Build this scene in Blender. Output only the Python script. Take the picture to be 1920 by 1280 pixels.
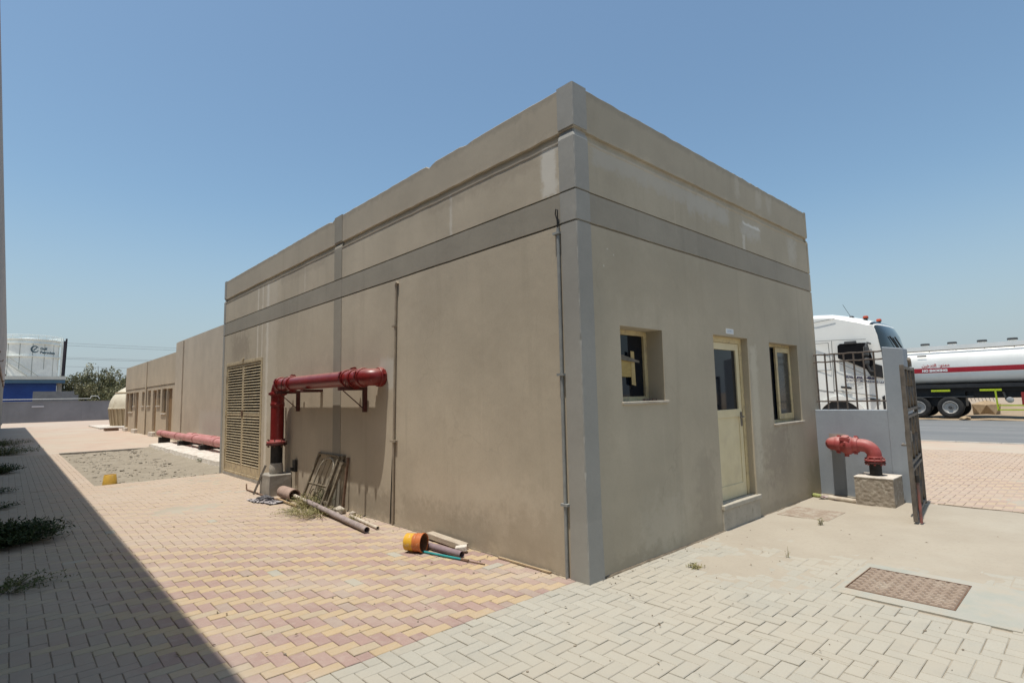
import bpy, math, random
from mathutils import Vector, Matrix, noise
random.seed(7)
S = bpy.context.scene
for o in list(bpy.data.objects):
    bpy.data.objects.remove(o)
COL = S.collection
R = math.radians

# ------------------------------------------------------------------ camera
cam_d = bpy.data.cameras.new('camera')
cam = bpy.data.objects.new('camera', cam_d)
COL.objects.link(cam)
S.camera = cam
cam_d.sensor_width = 36
cam_d.lens = 36 * 1020.7 / 1920
cam_d.clip_start = 0.05
cam_d.clip_end = 3000
CAM = Vector((-3.7212, -3.1312, 1.6))
yaw, pit, rol = 0.745183, 0.101064, -0.022404
fw = Vector((math.sin(yaw) * math.cos(pit), math.cos(yaw) * math.cos(pit), math.sin(pit)))
rt = Vector((math.cos(yaw), -math.sin(yaw), 0))
up = rt.cross(fw)
rt2 = math.cos(rol) * rt + math.sin(rol) * up
up2 = -math.sin(rol) * rt + math.cos(rol) * up
cam.matrix_world = Matrix(((rt2.x, up2.x, -fw.x, CAM.x), (rt2.y, up2.y, -fw.y, CAM.y),
                           (rt2.z, up2.z, -fw.z, CAM.z), (0, 0, 0, 1)))

# ------------------------------------------------------------------ sky, sun, exposure
SUN = Vector((1.0, 0.06, -4.75)).normalized()       # the way the light travels
el = math.asin(-SUN.z)
W = bpy.data.worlds.new('World')
S.world = W
W.use_nodes = True
wn = W.node_tree
wn.nodes.clear()
sky = wn.nodes.new('ShaderNodeTexSky')
sky.sky_type = 'NISHITA'
sky.sun_disc = False
sky.sun_elevation = el
sky.sun_rotation = math.atan2(-SUN.x, -SUN.y)
sky.altitude = 0
sky.air_density = 1.2
sky.dust_density = 1.6
sky.ozone_density = 2.5
bg = wn.nodes.new('ShaderNodeBackground')
bg.inputs[1].default_value = 0.143
wo = wn.nodes.new('ShaderNodeOutputWorld')
tint = wn.nodes.new('ShaderNodeMixRGB')          # white balance of the whole sky
tint.blend_type = 'MULTIPLY'
tint.inputs[0].default_value = 1
tint.inputs[2].default_value = (.91, 1.0, .96, 1)
wn.links.new(sky.outputs[0], tint.inputs[1])
geo = wn.nodes.new('ShaderNodeTexCoord')         # dusty haze low in the sky, the same all round
sxyz = wn.nodes.new('ShaderNodeSeparateXYZ')
wn.links.new(geo.outputs['Generated'], sxyz.inputs[0])
hz = wn.nodes.new('ShaderNodeMapRange')
hz.interpolation_type = 'SMOOTHSTEP'
hz.inputs[1].default_value = -.04
hz.inputs[2].default_value = .34
hz.inputs[3].default_value = .85
hz.inputs[4].default_value = 0
wn.links.new(sxyz.outputs[2], hz.inputs[0])
hmix = wn.nodes.new('ShaderNodeMixRGB')
wn.links.new(hz.outputs[0], hmix.inputs[0])
wn.links.new(tint.outputs[0], hmix.inputs[1])
hmix.inputs[2].default_value = (2.95, 3.48, 4.05, 1)
wn.links.new(hmix.outputs[0], bg.inputs[0])
wn.links.new(bg.outputs[0], wo.inputs[0])
sl = bpy.data.lights.new('sun', 'SUN')
sl.energy = 4.4
sl.angle = R(0.53)
sl.color = (1.0, 0.945, 0.86)
so = bpy.data.objects.new('sun', sl)
COL.objects.link(so)
so.location = (-10, 0, 30)
so.rotation_euler = SUN.to_track_quat('-Z', 'Y').to_euler()
S.view_settings.view_transform = 'Standard'
S.view_settings.look = 'None'
S.view_settings.exposure = 0.0
S.view_settings.gamma = 1.0
S.view_settings.use_curve_mapping = False


# ------------------------------------------------------------------ helpers
class MB:
    def __init__(s):
        s.v = []
        s.f = []

    def quad(s, a, b, c, d):
        i = len(s.v)
        s.v += [tuple(a), tuple(b), tuple(c), tuple(d)]
        s.f.append((i, i + 1, i + 2, i + 3))
        return s

    def poly(s, pts):
        i = len(s.v)
        s.v += [tuple(p) for p in pts]
        s.f.append(tuple(range(i, i + len(pts))))
        return s

    def box(s, x0, x1, y0, y1, z0, z1):
        return s.hexa([(x0, y0, z0), (x1, y0, z0), (x1, y1, z0), (x0, y1, z0),
                       (x0, y0, z1), (x1, y0, z1), (x1, y1, z1), (x0, y1, z1)])

    def hexa(s, p):
        i = len(s.v)
        s.v += [tuple(q) for q in p]
        s.f += [tuple(i + k for k in f) for f in
                ((3, 2, 1, 0), (4, 5, 6, 7), (0, 1, 5, 4), (1, 2, 6, 5), (2, 3, 7, 6), (3, 0, 4, 7))]
        return s

    def bar(s, a, b, w, h, upv=(0, 0, 1)):
        """box along a->b, w wide sideways, h along upv"""
        a, b = Vector(a), Vector(b)
        d = (b - a).normalized()
        u = Vector(upv)
        if abs(d.dot(u)) > .98:
            u = Vector((1, 0, 0))
        sd = d.cross(u).normalized()
        u = sd.cross(d).normalized()
        q = []
        for p in (a, b):
            q.append([p + sd * sx * w / 2 + u * sz * h / 2 for sx, sz in ((-1, -1), (1, -1), (1, 1), (-1, 1))])
        i = len(s.v)
        s.v += [tuple(x) for x in q[0] + q[1]]
        s.f += [tuple(i + k for k in f) for f in
                ((3, 2, 1, 0), (4, 5, 6, 7), (0, 1, 5, 4), (1, 2, 6, 5), (2, 3, 7, 6), (3, 0, 4, 7))]
        return s

    def rings(s, rings, cap0=True, cap1=True, closed=True):
        i = len(s.v)
        n = len(rings[0])
        for r in rings:
            s.v += [tuple(p) for p in r]
        for k in range(len(rings) - 1):
            for j in range(n if closed else n - 1):
                a = i + k * n + j
                b = i + k * n + (j + 1) % n
                s.f.append((a, b, b + n, a + n))
        if cap0:
            s.f.append(tuple(i + j for j in reversed(range(n))))
        if cap1:
            s.f.append(tuple(i + (len(rings) - 1) * n + j for j in range(n)))
        return s

    def tube(s, path, r, n=16, caps=True):
        path = [Vector(p) for p in path]
        rr = r if isinstance(r, (list, tuple)) else [r] * len(path)
        t0 = (path[1] - path[0]).normalized()
        u = Vector((0, 0, 1)) if abs(t0.z) < .9 else Vector((1, 0, 0))
        u = (u - t0 * u.dot(t0)).normalized()
        out = []
        for k, p in enumerate(path):
            if k == 0:
                t = t0
            elif k == len(path) - 1:
                t = (path[k] - path[k - 1]).normalized()
            else:
                t = ((path[k + 1] - p).normalized() + (p - path[k - 1]).normalized()).normalized()
            u = (u - t * u.dot(t)).normalized()
            w = t.cross(u)
            out.append([p + (u * math.cos(2 * math.pi * j / n) + w * math.sin(2 * math.pi * j / n)) * rr[k] for j in range(n)])
        return s.rings(out, caps, caps)

    def lathe(s, prof, c, axis=(0, 0, 1), n=24, caps=True):
        """prof: (distance along axis, radius)"""
        ax = Vector(axis).normalized()
        u = Vector((1, 0, 0)) if abs(ax.x) < .9 else Vector((0, 1, 0))
        u = (u - ax * u.dot(ax)).normalized()
        w = ax.cross(u)
        c = Vector(c)
        return s.rings([[c + ax * h + (u * math.cos(2 * math.pi * j / n) + w * math.sin(2 * math.pi * j / n)) * r
                         for j in range(n)] for h, r in prof], caps, caps)

    def prism(s, pts, off):
        """polygon pts (3-D) pushed along off"""
        off = Vector(off)
        a = [Vector(p) for p in pts]
        return s.rings([a, [p + off for p in a]])

    def mesh(s, name, mat, smooth=None):
        m = bpy.data.meshes.new(name)
        m.from_pydata(s.v, [], s.f)
        mats = mat if isinstance(mat, (list, tuple)) else [mat]
        for q in mats:
            m.materials.append(q)
        if smooth is not None:
            for p in m.polygons:
                p.use_smooth = True
            try:
                m.set_sharp_from_angle(angle=R(smooth))
            except Exception:
                pass
        m.update()
        return m

    def build(s, name, mat, parent=None, smooth=None, bevel=0, fix=True):
        m = s.mesh(name, mat, smooth)
        if fix:
            import bmesh
            bm = bmesh.new()
            bm.from_mesh(m)
            bmesh.ops.recalc_face_normals(bm, faces=bm.faces)
            bm.to_mesh(m)
            bm.free()
        o = bpy.data.objects.new(name, m)
        COL.objects.link(o)
        if parent is not None:
            o.parent = parent
            w = Vector()
            q = parent
            while q is not None:
                w += q.location
                q = q.parent
            o.location = -w
        if bevel:
            b = o.modifiers.new('bevel', 'BEVEL')
            b.width = bevel
            b.segments = 2
            b.limit_method = 'ANGLE'
            b.angle_limit = R(40)
        return o


def arc(c, a, b, r, n=8):
    """quarter arc about c: from c+a*r to c+b*r"""
    c, a, b = Vector(c), Vector(a), Vector(b)
    return [c + (a * math.cos(math.pi / 2 * k / n) + b * math.sin(math.pi / 2 * k / n)) * r for k in range(n + 1)]


def tag(o, label=None, cat=None, group=None, kind=None):
    for k, v in (('label', label), ('category', cat), ('group', group), ('kind', kind)):
        if v:
            o[k] = v
    return o


def thing(name, loc, label, cat, group=None):
    o = bpy.data.objects.new(name, None)
    o.empty_display_size = .1
    COL.objects.link(o)
    o.location = loc
    return tag(o, label, cat, group)


def nz(x, y, z=0., s=1.):
    return noise.noise(Vector((x * s, y * s, z * s)))


# ------------------------------------------------------------------ materials
class NT:
    def __init__(s, name):
        s.m = bpy.data.materials.new(name)
        s.m.use_nodes = True
        s.t = s.m.node_tree
        s.t.nodes.clear()
        s.out = s.t.nodes.new('ShaderNodeOutputMaterial')
        s.b = s.t.nodes.new('ShaderNodeBsdfPrincipled')
        s.l(s.b.outputs[0], s.out.inputs[0])
        s._pos = None

    def l(s, a, b):
        s.t.links.new(a, b)

    def n(s, kind, **kw):
        x = s.t.nodes.new('ShaderNode' + kind)
        for k, v in kw.items():
            setattr(x, k, v)
        return x

    def pos(s):
        if s._pos is None:
            s._pos = s.n('NewGeometry')
        return s._pos.outputs['Position']

    def sep(s):
        x = s.n('SeparateXYZ')
        s.l(s.pos(), x.inputs[0])
        return x.outputs

    def math(s, op, a, b=None, clamp=False):
        x = s.n('Math', operation=op, use_clamp=clamp)
        for i, v in enumerate((a, b)):
            if v is None:
                continue
            if isinstance(v, (int, float)):
                x.inputs[i].default_value = v
            else:
                s.l(v, x.inputs[i])
        return x.outputs[0]

    def noise(s, scale=5, detail=5, rough=.55, stretch=None, off=(0, 0, 0)):
        x = s.n('TexNoise')
        x.inputs['Scale'].default_value = scale
        x.inputs['Detail'].default_value = detail
        x.inputs['Roughness'].default_value = rough
        mp = s.n('Mapping')
        mp.inputs['Location'].default_value = off
        if stretch:
            mp.inputs['Scale'].default_value = stretch
        s.l(s.pos(), mp.inputs[0])
        s.l(mp.outputs[0], x.inputs['Vector'])
        return x.outputs['Fac']

    def ramp(s, v, lo, hi, a=0., b=1.):
        x = s.n('MapRange', interpolation_type='SMOOTHSTEP')
        x.clamp = True
        s.l(v, x.inputs[0])
        x.inputs[1].default_value = lo
        x.inputs[2].default_value = hi
        x.inputs[3].default_value = a
        x.inputs[4].default_value = b
        return x.outputs[0]

    def mix(s, f, a, b, mode='MIX'):
        x = s.n('MixRGB', blend_type=mode)
        for i, v in enumerate((f, a, b)):
            if isinstance(v, (int, float)):
                x.inputs[i].default_value = v
            elif isinstance(v, tuple):
                x.inputs[i].default_value = (*v, 1)
            else:
                s.l(v, x.inputs[i])
        return x.outputs[0]

    def rect(s, u, v, u0, u1, v0, v1, soft, wob):
        """soft-edged rectangle in two coordinate sockets, edges pushed about by a noise socket wob (about .5)"""
        d = s.math('MULTIPLY', s.math('SUBTRACT', wob, .5), soft * 6)
        uu, vv = s.math('ADD', u, d), s.math('ADD', v, d)
        a = s.math('MULTIPLY', s.ramp(uu, u0 - soft, u0 + soft), s.ramp(uu, u1 - soft, u1 + soft, 1, 0))
        b = s.math('MULTIPLY', s.ramp(vv, v0 - soft, v0 + soft), s.ramp(vv, v1 - soft, v1 + soft, 1, 0))
        return s.math('MULTIPLY', a, b)

    def bump(s, h, dist=.01, strength=1., prev=None):
        x = s.n('Bump')
        x.inputs['Distance'].default_value = dist
        x.inputs['Strength'].default_value = strength
        s.l(h, x.inputs['Height'])
        if prev is not None:
            s.l(prev, x.inputs['Normal'])
        s.l(x.outputs[0], s.b.inputs['Normal'])
        return x.outputs[0]

    def fin(s, col, rough=.8, metal=0., spec=.35):
        i = s.b.inputs
        if isinstance(col, tuple):
            i['Base Color'].default_value = (*col, 1)
        else:
            s.l(col, i['Base Color'])
        if isinstance(rough, (int, float)):
            i['Roughness'].default_value = rough
        else:
            s.l(rough, i['Roughness'])
        i['Metallic'].default_value = metal
        i['Specular IOR Level'].default_value = spec
        return s.m


def mat(name, c1, c2=None, scale=6, lo=.35, hi=.65, rough=.8, bump=0., bscale=60, metal=0., spec=.35, dirt=None, dscale=3, dlo=.55, dhi=.75, stretch=None):
    t = NT(name)
    col = c1
    if c2:
        col = t.mix(t.ramp(t.noise(scale, 6, .6, stretch), lo, hi), c1, c2)
    if dirt:
        col = t.mix(t.ramp(t.noise(dscale, 7, .65, None, (3.1, 7.7, 1.3)), dlo, dhi), col, dirt)
    if bump:
        t.bump(t.noise(bscale, 6, .6), bump, .8)
    return t.fin(col, rough, metal, spec)


def shade(c, k):
    return tuple(min(1, x * k) for x in c)


PL = (.50, .435, .335)
PLG = (.335, .305, .25)


def plaster(name, base, streaks=True, repairs=(), damp=None, flip=False, cracks=.16):
    t = NT(name)
    x, y, z = t.sep()
    u = x if flip else y
    big = t.noise(.55, 5, .6)
    mid = t.noise(2.3, 6, .62, None, (5, 2, 9))
    fine = t.noise(34, 4, .6)
    c = t.mix(t.ramp(big, .3, .7), shade(base, .9), shade(base, 1.09))
    c = t.mix(t.ramp(mid, .5, .8, 0, .4), c, tuple(q * k for q, k in zip(base, (.84, .82, .80))))
    c = t.mix(t.ramp(t.noise(5.5, 6, .7, None, (1, 8, 4)), .6, .75, 0, .3), c, shade(base, 1.22))
    c = t.mix(t.ramp(fine, .45, .62, 0, .10), c, shade(base, .74))
    c = t.mix(t.ramp(t.noise(1.1, 6, .66, (1, 1, .55), (6, 6, 2)), .46, .7, 0, .3), c, tuple(q * k for q, k in zip(base, (.82, .82, .84))))
    c = t.mix(t.ramp(t.noise(13, 6, .75, None, (3, 9, 4)), .66, .74, 0, .5), c, shade(base, .66))
    vo = t.n('TexVoronoi', feature='DISTANCE_TO_EDGE')
    vo.inputs['Scale'].default_value = .55
    dv = t.n('VectorMath', operation='MULTIPLY_ADD')
    nn = t.n('TexNoise')
    nn.inputs['Scale'].default_value = 2.6
    nn.inputs['Detail'].default_value = 5
    t.l(t.pos(), nn.inputs['Vector'])
    t.l(nn.outputs['Color'], dv.inputs[0])
    dv.inputs[1].default_value = (.55, .55, .55)
    t.l(t.pos(), dv.inputs[2])
    t.l(dv.outputs[0], vo.inputs['Vector'])
    crack = t.math('MULTIPLY', t.ramp(vo.outputs['Distance'], .0, .007, 1, 0), t.ramp(t.noise(.9, 3, .5, None, (8, 2, 5)), .5, .62, 0, cracks))
    c = t.mix(crack, c, shade(base, .5))
    if streaks:
        st = t.noise(4.2, 5, .6, (1, 1, .07), (2, 3, 1))
        c = t.mix(t.ramp(st, .56, .72, 0, .34), c, shade(base, .76))
        st2 = t.noise(9, 4, .6, (1, 1, .05), (7, 1, 1))
        c = t.mix(t.ramp(st2, .62, .74, 0, .25), c, shade(base, 1.25))
    wob = t.noise(7, 6, .7)
    for (u0, u1, v0, v1, soft, k, colr) in repairs:
        m = t.rect(u, z, u0, u1, v0, v1, soft, wob)
        c = t.mix(t.math('MULTIPLY', m, k), c, colr)
    bmp = t.bump(t.noise(150, 4, .7), .001, .3)
    bmp = t.bump(t.noise(11, 5, .62, (1, 1, .7)), .008, .22, bmp)
    t.bump(t.noise(1.3, 3, .5), .05, .2, bmp)
    return t.fin(c, .9, 0, .2)


WHT = (.68, .65, .58)
M_WALLW = plaster('plaster_long_wall', PL, True, (
    (-.5, 11.6, 4.09, 4.7, .05, .42, (.345, .30, .235)), (-.5, 11.6, 4.44, 4.7, .035, .4, (.26, .23, .185)), (7.55, 8.2, 1.2, 3.98, .09, .3, (.64, .58, .48)), (8.02, 8.14, .3, 3.98, .025, .65, (.70, .65, .56)), (8.36, 8.42, 1.1, 3.98, .02, .6, (.70, .65, .56)), (8.62, 8.70, 2.0, 3.98, .02, .6, (.70, .65, .56)), (6.2, 6.26, 3.3, 3.95, .02, .4, (.66, .60, .5)),
    (.22, .42, 3.5, 3.98, .035, .75, WHT), (1.9, 1.94, 3.45, 4.0, .02, .5, WHT), (9.2, 10.4, 2.5, 3.1, .2, .5, (.27, .225, .175)),
    (1.2, 3.0, .02, .42, .13, .45, (.28, .235, .18)), (3.2, 4.9, .05, .38, .12, .5, (.27, .225, .17)), (.3, 2.8, .3, .75, .16, .35, (.60, .52, .41)), (.35, 1.1, .02, .5, .14, .4, (.34, .28, .21)),
    (3.2, 3.6, 1.75, 2.14, .05, .85, (.56, .53, .46)), (5.2, 7.6, 2.2, 2.9, .35, .25, (.40, .345, .26)), (.5, 2.4, 3.86, 3.97, .05, .5, (.36, .305, .235)), (5.4, 7.4, 3.84, 3.97, .05, .45, (.36, .305, .235))))
M_WALLS = plaster('plaster_end_wall', (.455, .40, .305), True, (
    (-.5, 6.2, 4.09, 4.7, .05, .4, (.33, .295, .235)), (-.5, 6.2, 4.44, 4.7, .035, .4, (.26, .235, .19)), (.25, 2.0, 3.80, 4.0, .06, .55, (.50, .475, .42)), (2.0, 3.05, 3.74, 3.98, .07, .6, (.50, .48, .43)),
    (3.4, 4.0, 3.70, 3.86, .09, .55, (.55, .53, .48)), (3.45, 4.0, 3.855, 3.878, .022, .9, (.78, .77, .73)), (3.42, 3.5, 3.48, 3.7, .02, .5, WHT), (3.3, 3.42, 4.2, 4.5, .05, .45, (.53, .49, .41)), (3.95, 4.1, 4.2, 4.45, .05, .45, (.53, .49, .41)),
    (4.3, 4.45, 4.2, 4.45, .05, .4, (.53, .49, .41)), (5.0, 5.3, 3.6, 3.95, .09, .5, (.56, .53, .46)), (.43, .45, 2.985, 2.998, .006, .7, (.72, .69, .6)), (.53, .545, 2.94, 2.955, .005, .7, (.72, .69, .6)), (.37, .385, 2.81, 2.83, .005, .7, (.72, .69, .6)),
    (3.42, 3.6, .5, 2.2, .05, .65, (.58, .53, .42)), (3.7, 4.5, .4, 1.15, .26, .55, (.29, .245, .195)), (1.9, 2.3, .1, .9, .13, .45, (.31, .27, .21)), (.3, 5.6, -.05, .12, .06, .45, (.30, .265, .2)), (.4, 2.2, 2.4, 3.15, .3, .25, (.36, .31, .23)),
    (5.1, 5.7, .02, .5, .14, .5, (.29, .265, .17)), (.8, 1.6, .05, .5, .2, .35, (.56, .51, .41))), flip=True)
M_BAND = plaster('grey_band_paint', PLG, True, cracks=.12)
M_PIL = plaster('grey_pilaster_paint', (.35, .34, .31), False, cracks=0.)
M_ANNEX = plaster('annex_plaster', (.52, .445, .345), False, ((13., 21., -.2, 1.35, .12, .6, (.52, .475, .40)),))
M_ANNEX2 = plaster('low_annex_plaster', (.52, .435, .32), False)
M_CREAM = mat('cream_painted_steel', (.64, .53, .30), (.56, .46, .26), 3, rough=.6, dirt=(.40, .32, .21), dscale=9, dlo=.45, dhi=.72)
M_LOUV = mat('tan_louvre_paint', (.55, .455, .29), (.48, .39, .25), 3, rough=.65, dirt=(.33, .27, .19), dscale=9, dlo=.42, dhi=.72)
M_DOOR = mat('cream_door_paint', (.72, .63, .41), (.66, .57, .36), 3, rough=.55, dirt=(.60, .51, .34), dscale=3, dlo=.45, dhi=.8)
M_GLASS = NT('dark_glass').fin((.007, .010, .016), .045, 0, .32)
def dusty(name, c1, c2, dust, amt, rough):
    """paint with dust and a pale highlight put into the colour of upward faces"""
    t = NT(name)
    c = t.mix(t.ramp(t.noise(5, 6, .6), .35, .65), c1, c2)
    g_ = t.n('NewGeometry')
    s_ = t.n('SeparateXYZ')
    t.l(g_.outputs['Normal'], s_.inputs[0])
    m = t.math('MULTIPLY', t.ramp(s_.outputs[2], .35, 1.0), t.ramp(t.noise(9, 6, .7), .25, .7, .35, amt))  # paler by upward normal: settled dust with the top highlight painted in
    c = t.mix(m, c, dust)
    c = t.mix(t.ramp(t.noise(16, 6, .7), .56, .72, 0, .3), c, dust)
    t.bump(t.noise(80, 5, .6), .001, .6)
    return t.fin(c, rough, 0, .45)


M_REDP = dusty('red_pipe_paint', (.195, .013, .012), (.155, .012, .011), (.40, .20, .17), .8, .36)
M_REDF = dusty('faded_red_pipe_paint', (.37, .075, .07), (.30, .052, .048), (.50, .30, .27), .7, .5)
M_PINKP = mat('pink_faded_pipe_paint', (.50, .23, .21), (.42, .17, .155), 3, rough=.55, dirt=(.5, .35, .3), dscale=4)
M_BLACK = mat('black_pipe_coating', (.012, .012, .012), (.028, .026, .024), 8, rough=.6)
M_DKRED = mat('dark_red_steel', (.06, .014, .012), (.09, .028, .022), 12, rough=.6)
M_CONC = mat('concrete', (.40, .37, .325), (.31, .285, .245), 4, rough=.92, bump=.006, bscale=28, dirt=(.22, .2, .17), dscale=6, dlo=.58, dhi=.72)
M_CONCW = mat('whitish_concrete', (.66, .61, .54), (.50, .45, .385), 5, rough=.92, bump=.02, bscale=14, dirt=(.34, .3, .25), dscale=9, dlo=.6, dhi=.7)
M_RUST = mat('rusty_steel', (.135, .075, .045), (.20, .13, .09), 18, rough=.85, bump=.001, bscale=120)
M_STEEL = mat('weathered_grey_steel', (.15, .135, .115), (.24, .21, .175), 14, rough=.7, dirt=(.1, .06, .04), dscale=20)
M_GATE = mat('dark_gate_steel', (.10, .088, .075), (.17, .145, .12), 10, rough=.65, dirt=(.22, .17, .12), dscale=12)
M_GREYW = plaster('grey_boundary_paint', (.315, .35, .385), True, cracks=.12)
M_RAIL = mat('brown_railing_paint', (.095, .078, .066), (.15, .12, .1), 20, rough=.7)
M_CONDUIT = mat('grey_conduit', (.30, .31, .30), (.24, .245, .24), 9, rough=.6)
M_CONDTAN = mat('beige_conduit', (.38, .32, .24), (.3, .25, .19), 9, rough=.6)
# ------------------------------------------------------------------ ground
M_GROUND = mat('sandy_ground', (.38, .30, .22), (.32, .25, .18), .6, rough=.95, bump=.02, bscale=6, dirt=(.42, .35, .27), dscale=.25)
g = MB().quad((-900, -900, -.14), (900, -900, -.14), (900, 900, -.14), (-900, 900, -.14)).build('ground', M_GROUND)
tag(g, kind='structure')

SANDC = (.41, .365, .29)


def paver(name, c1, c2, dust_lo, dust_hi, dust_amt, dustc=SANDC, far=0., even=0.):
    t = NT(name)
    oi = t.n('ObjectInfo')
    ge = t.n('NewGeometry')
    rnd = t.math('FRACT', t.math('ADD', t.math('MULTIPLY', oi.outputs['Random'], 7.31), ge.outputs['Random Per Island']))
    c = t.mix(rnd, c1, c2)
    c = t.mix(t.ramp(rnd, .86, .93, 0, .45), c, (.40, .36, .29))
    c = t.mix(t.ramp(t.noise(75, 4, .7), .35, .7, 0, .28), c, shade(c1, .62))
    c = t.mix(t.ramp(t.noise(6, 5, .65, None, (4, 4, 4)), .5, .72, 0, .3), c, shade(c2, .78))
    d = t.ramp(t.noise(.75, 6, .62, None, (1.7, .4, 0)), dust_lo, dust_hi, 0, dust_amt)
    c = t.mix(d, c, dustc)
    d2 = t.ramp(t.noise(14, 5, .7), .45, .75, even, .4 + even * .6)
    c = t.mix(d2, c, dustc)
    if far:
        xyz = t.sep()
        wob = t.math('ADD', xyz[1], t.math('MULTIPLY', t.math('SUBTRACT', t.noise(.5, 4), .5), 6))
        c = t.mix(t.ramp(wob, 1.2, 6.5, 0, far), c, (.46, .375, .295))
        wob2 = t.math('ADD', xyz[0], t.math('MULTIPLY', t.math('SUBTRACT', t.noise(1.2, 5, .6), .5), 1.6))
        c = t.mix(t.ramp(wob2, -2.5, -3.4, 0, .6), c, (.36, .335, .265))  # shadow tone put into the colour: greyed beside the tall wall against blue skylight
    t.bump(t.noise(160, 4, .7), .002, .5)
    return t.fin(c, .93, 0, .2)


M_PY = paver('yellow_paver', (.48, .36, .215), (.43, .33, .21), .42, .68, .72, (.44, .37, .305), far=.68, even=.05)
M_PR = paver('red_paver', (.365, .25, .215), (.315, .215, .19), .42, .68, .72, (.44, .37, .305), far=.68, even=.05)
M_PYO = paver('outer_yellow_paver', (.50, .38, .24), (.46, .35, .23), .3, .6, .6, (.45, .36, .285), even=.25)
M_PRO = paver('outer_red_paver', (.40, .275, .225), (.36, .25, .205), .3, .6, .6, (.45, .36, .285), even=.25)
M_PG = paver('grey_paver', (.42, .40, .34), (.36, .345, .295), .36, .66, .8, (.41, .372, .302), even=.08)
t = NT('drift_sand')
c = t.mix(t.ramp(t.noise(1.3, 6, .6), .3, .7), (.405, .36, .29), (.37, .325, .26))
c = t.mix(t.ramp(t.noise(26, 5, .7), .5, .75, 0, .35), c, (.29, .25, .195))
c = t.mix(t.ramp(t.noise(.6, 5, .6, None, (9, 3, 0)), .52, .7, 0, .5), c, (.43, .395, .325))
t.bump(t.noise(220, 4, .7), .003, .6)
M_SAND = t.fin(c, .96, 0, .1)
t = NT('joint_sand')
c = t.mix(t.ramp(t.noise(5, 6, .6), .3, .7), (.27, .23, .175), (.37, .315, .245))
M_JOINT = t.fin(c, .96, 0, .1)
FAR_B = mat('dusty_far_paving', (.47, .365, .285), (.43, .32, .25), 1.1, rough=.95, bump=.004, bscale=5, dirt=(.45, .385, .305), dscale=.35, dlo=.4, dhi=.65)

BW, OX, OY = .1, .063, .13


def herring(x0, x1, y0, y1, keep):
    """clipped herringbone pavers: (kind, x0, x1, y0, y1, whole)"""
    out = []
    i0, i1 = int((x0 - OX) / BW) - 3, int((x1 - OX) / BW) + 3
    j0, j1 = int((y0 - OY) / BW) - 3, int((y1 - OY) / BW) + 3
    for i in range(i0, i1):
        for j in range(j0, j1):
            t = (i + j) % 4
            if t == 0:
                k, w, h = 'H', 2, 1
            elif t == 2:
                k, w, h = 'V', 1, 2
            else:
                continue
            a0, b0 = OX + i * BW, OY + j * BW
            a1, b1 = a0 + w * BW, b0 + h * BW
            c0, c1, d0, d1 = max(a0, x0), min(a1, x1), max(b0, y0), min(b1, y1)
            if c1 - c0 < .025 or d1 - d0 < .025:
                continue
            if not keep((c0 + c1) / 2, (d0 + d1) / 2):
                continue
            out.append((k, c0, c1, d0, d1, (c1 - c0) > w * BW - .001 and (d1 - d0) > h * BW - .001))
    return out


GAP, BEV = .0022, .004


def brick_into(mb, x0, x1, y0, y1, z, tx, ty):
    x0 += GAP; x1 -= GAP; y0 += GAP; y1 -= GAP
    cx, cy = (x0 + x1) / 2, (y0 + y1) / 2
    f = lambda x, y, dz: (x, y, z + dz + tx * (x - cx) + ty * (y - cy))
    top = [f(x0 + BEV, y0 + BEV, 0), f(x1 - BEV, y0 + BEV, 0), f(x1 - BEV, y1 - BEV, 0), f(x0 + BEV, y1 - BEV, 0)]
    mid = [f(x0, y0, -BEV), f(x1, y0, -BEV), f(x1, y1, -BEV), f(x0, y1, -BEV)]
    bot = [(x, y, -.03) for x, y, _ in mid]
    mb.rings([bot, mid, top], cap0=False)


def dip(x, y):
    return .0022 * nz(x, y, 3, 1.1) + .0012 * nz(x, y, 8, 3)


def in_view(x, y):
    d = Vector((x, y, 0)) - CAM
    z = d.dot(fw)
    if z < .3:
        return False
    u, v = d.dot(rt2) / z * 1020.7, d.dot(up2) / z * 1020.7
    return abs(u) < 1000 and abs(v) < 690


def pave(parent, bricks, colour, n_single):
    rnd = random.Random(3)
    vis = [b for b in bricks if b[5] and in_view((b[1] + b[2]) / 2, (b[3] + b[4]) / 2)]
    vis.sort(key=lambda b: ((b[1] + b[2]) / 2 - CAM.x) ** 2 + ((b[3] + b[4]) / 2 - CAM.y) ** 2)
    single = set(id(b) for b in vis[:n_single])
    protos = {}
    rest = {}
    for b in bricks:
        k, x0, x1, y0, y1, whole = b
        m = colour(k, (x0 + x1) / 2, (y0 + y1) / 2, rnd)
        cx, cy = (x0 + x1) / 2, (y0 + y1) / 2
        z = dip(cx, cy) + rnd.uniform(-.002, .0015) - (.003 if rnd.random() < .04 else 0)
        tx, ty = rnd.gauss(0, .010), rnd.gauss(0, .010)
        if id(b) in single:
            key = (k, m.name)
            if key not in protos:
                mb = MB()
                brick_into(mb, x0 - cx, x1 - cx, y0 - cy, y1 - cy, 0, 0, 0)
                protos[key] = mb.mesh('paver', m)
            o = bpy.data.objects.new('paver', protos[key])
            COL.objects.link(o)
            o.parent = parent
            o.location = (cx, cy, z)
            o.rotation_euler = (ty, -tx, rnd.gauss(0, .006))
        else:
            brick_into(rest.setdefault(m.name, (MB(), m))[0], x0, x1, y0, y1, z, tx, ty)
    for mb, m in rest.values():
        o = mb.build('paver_field', m, parent, fix=False)
        tag(o, kind='stuff')


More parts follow.
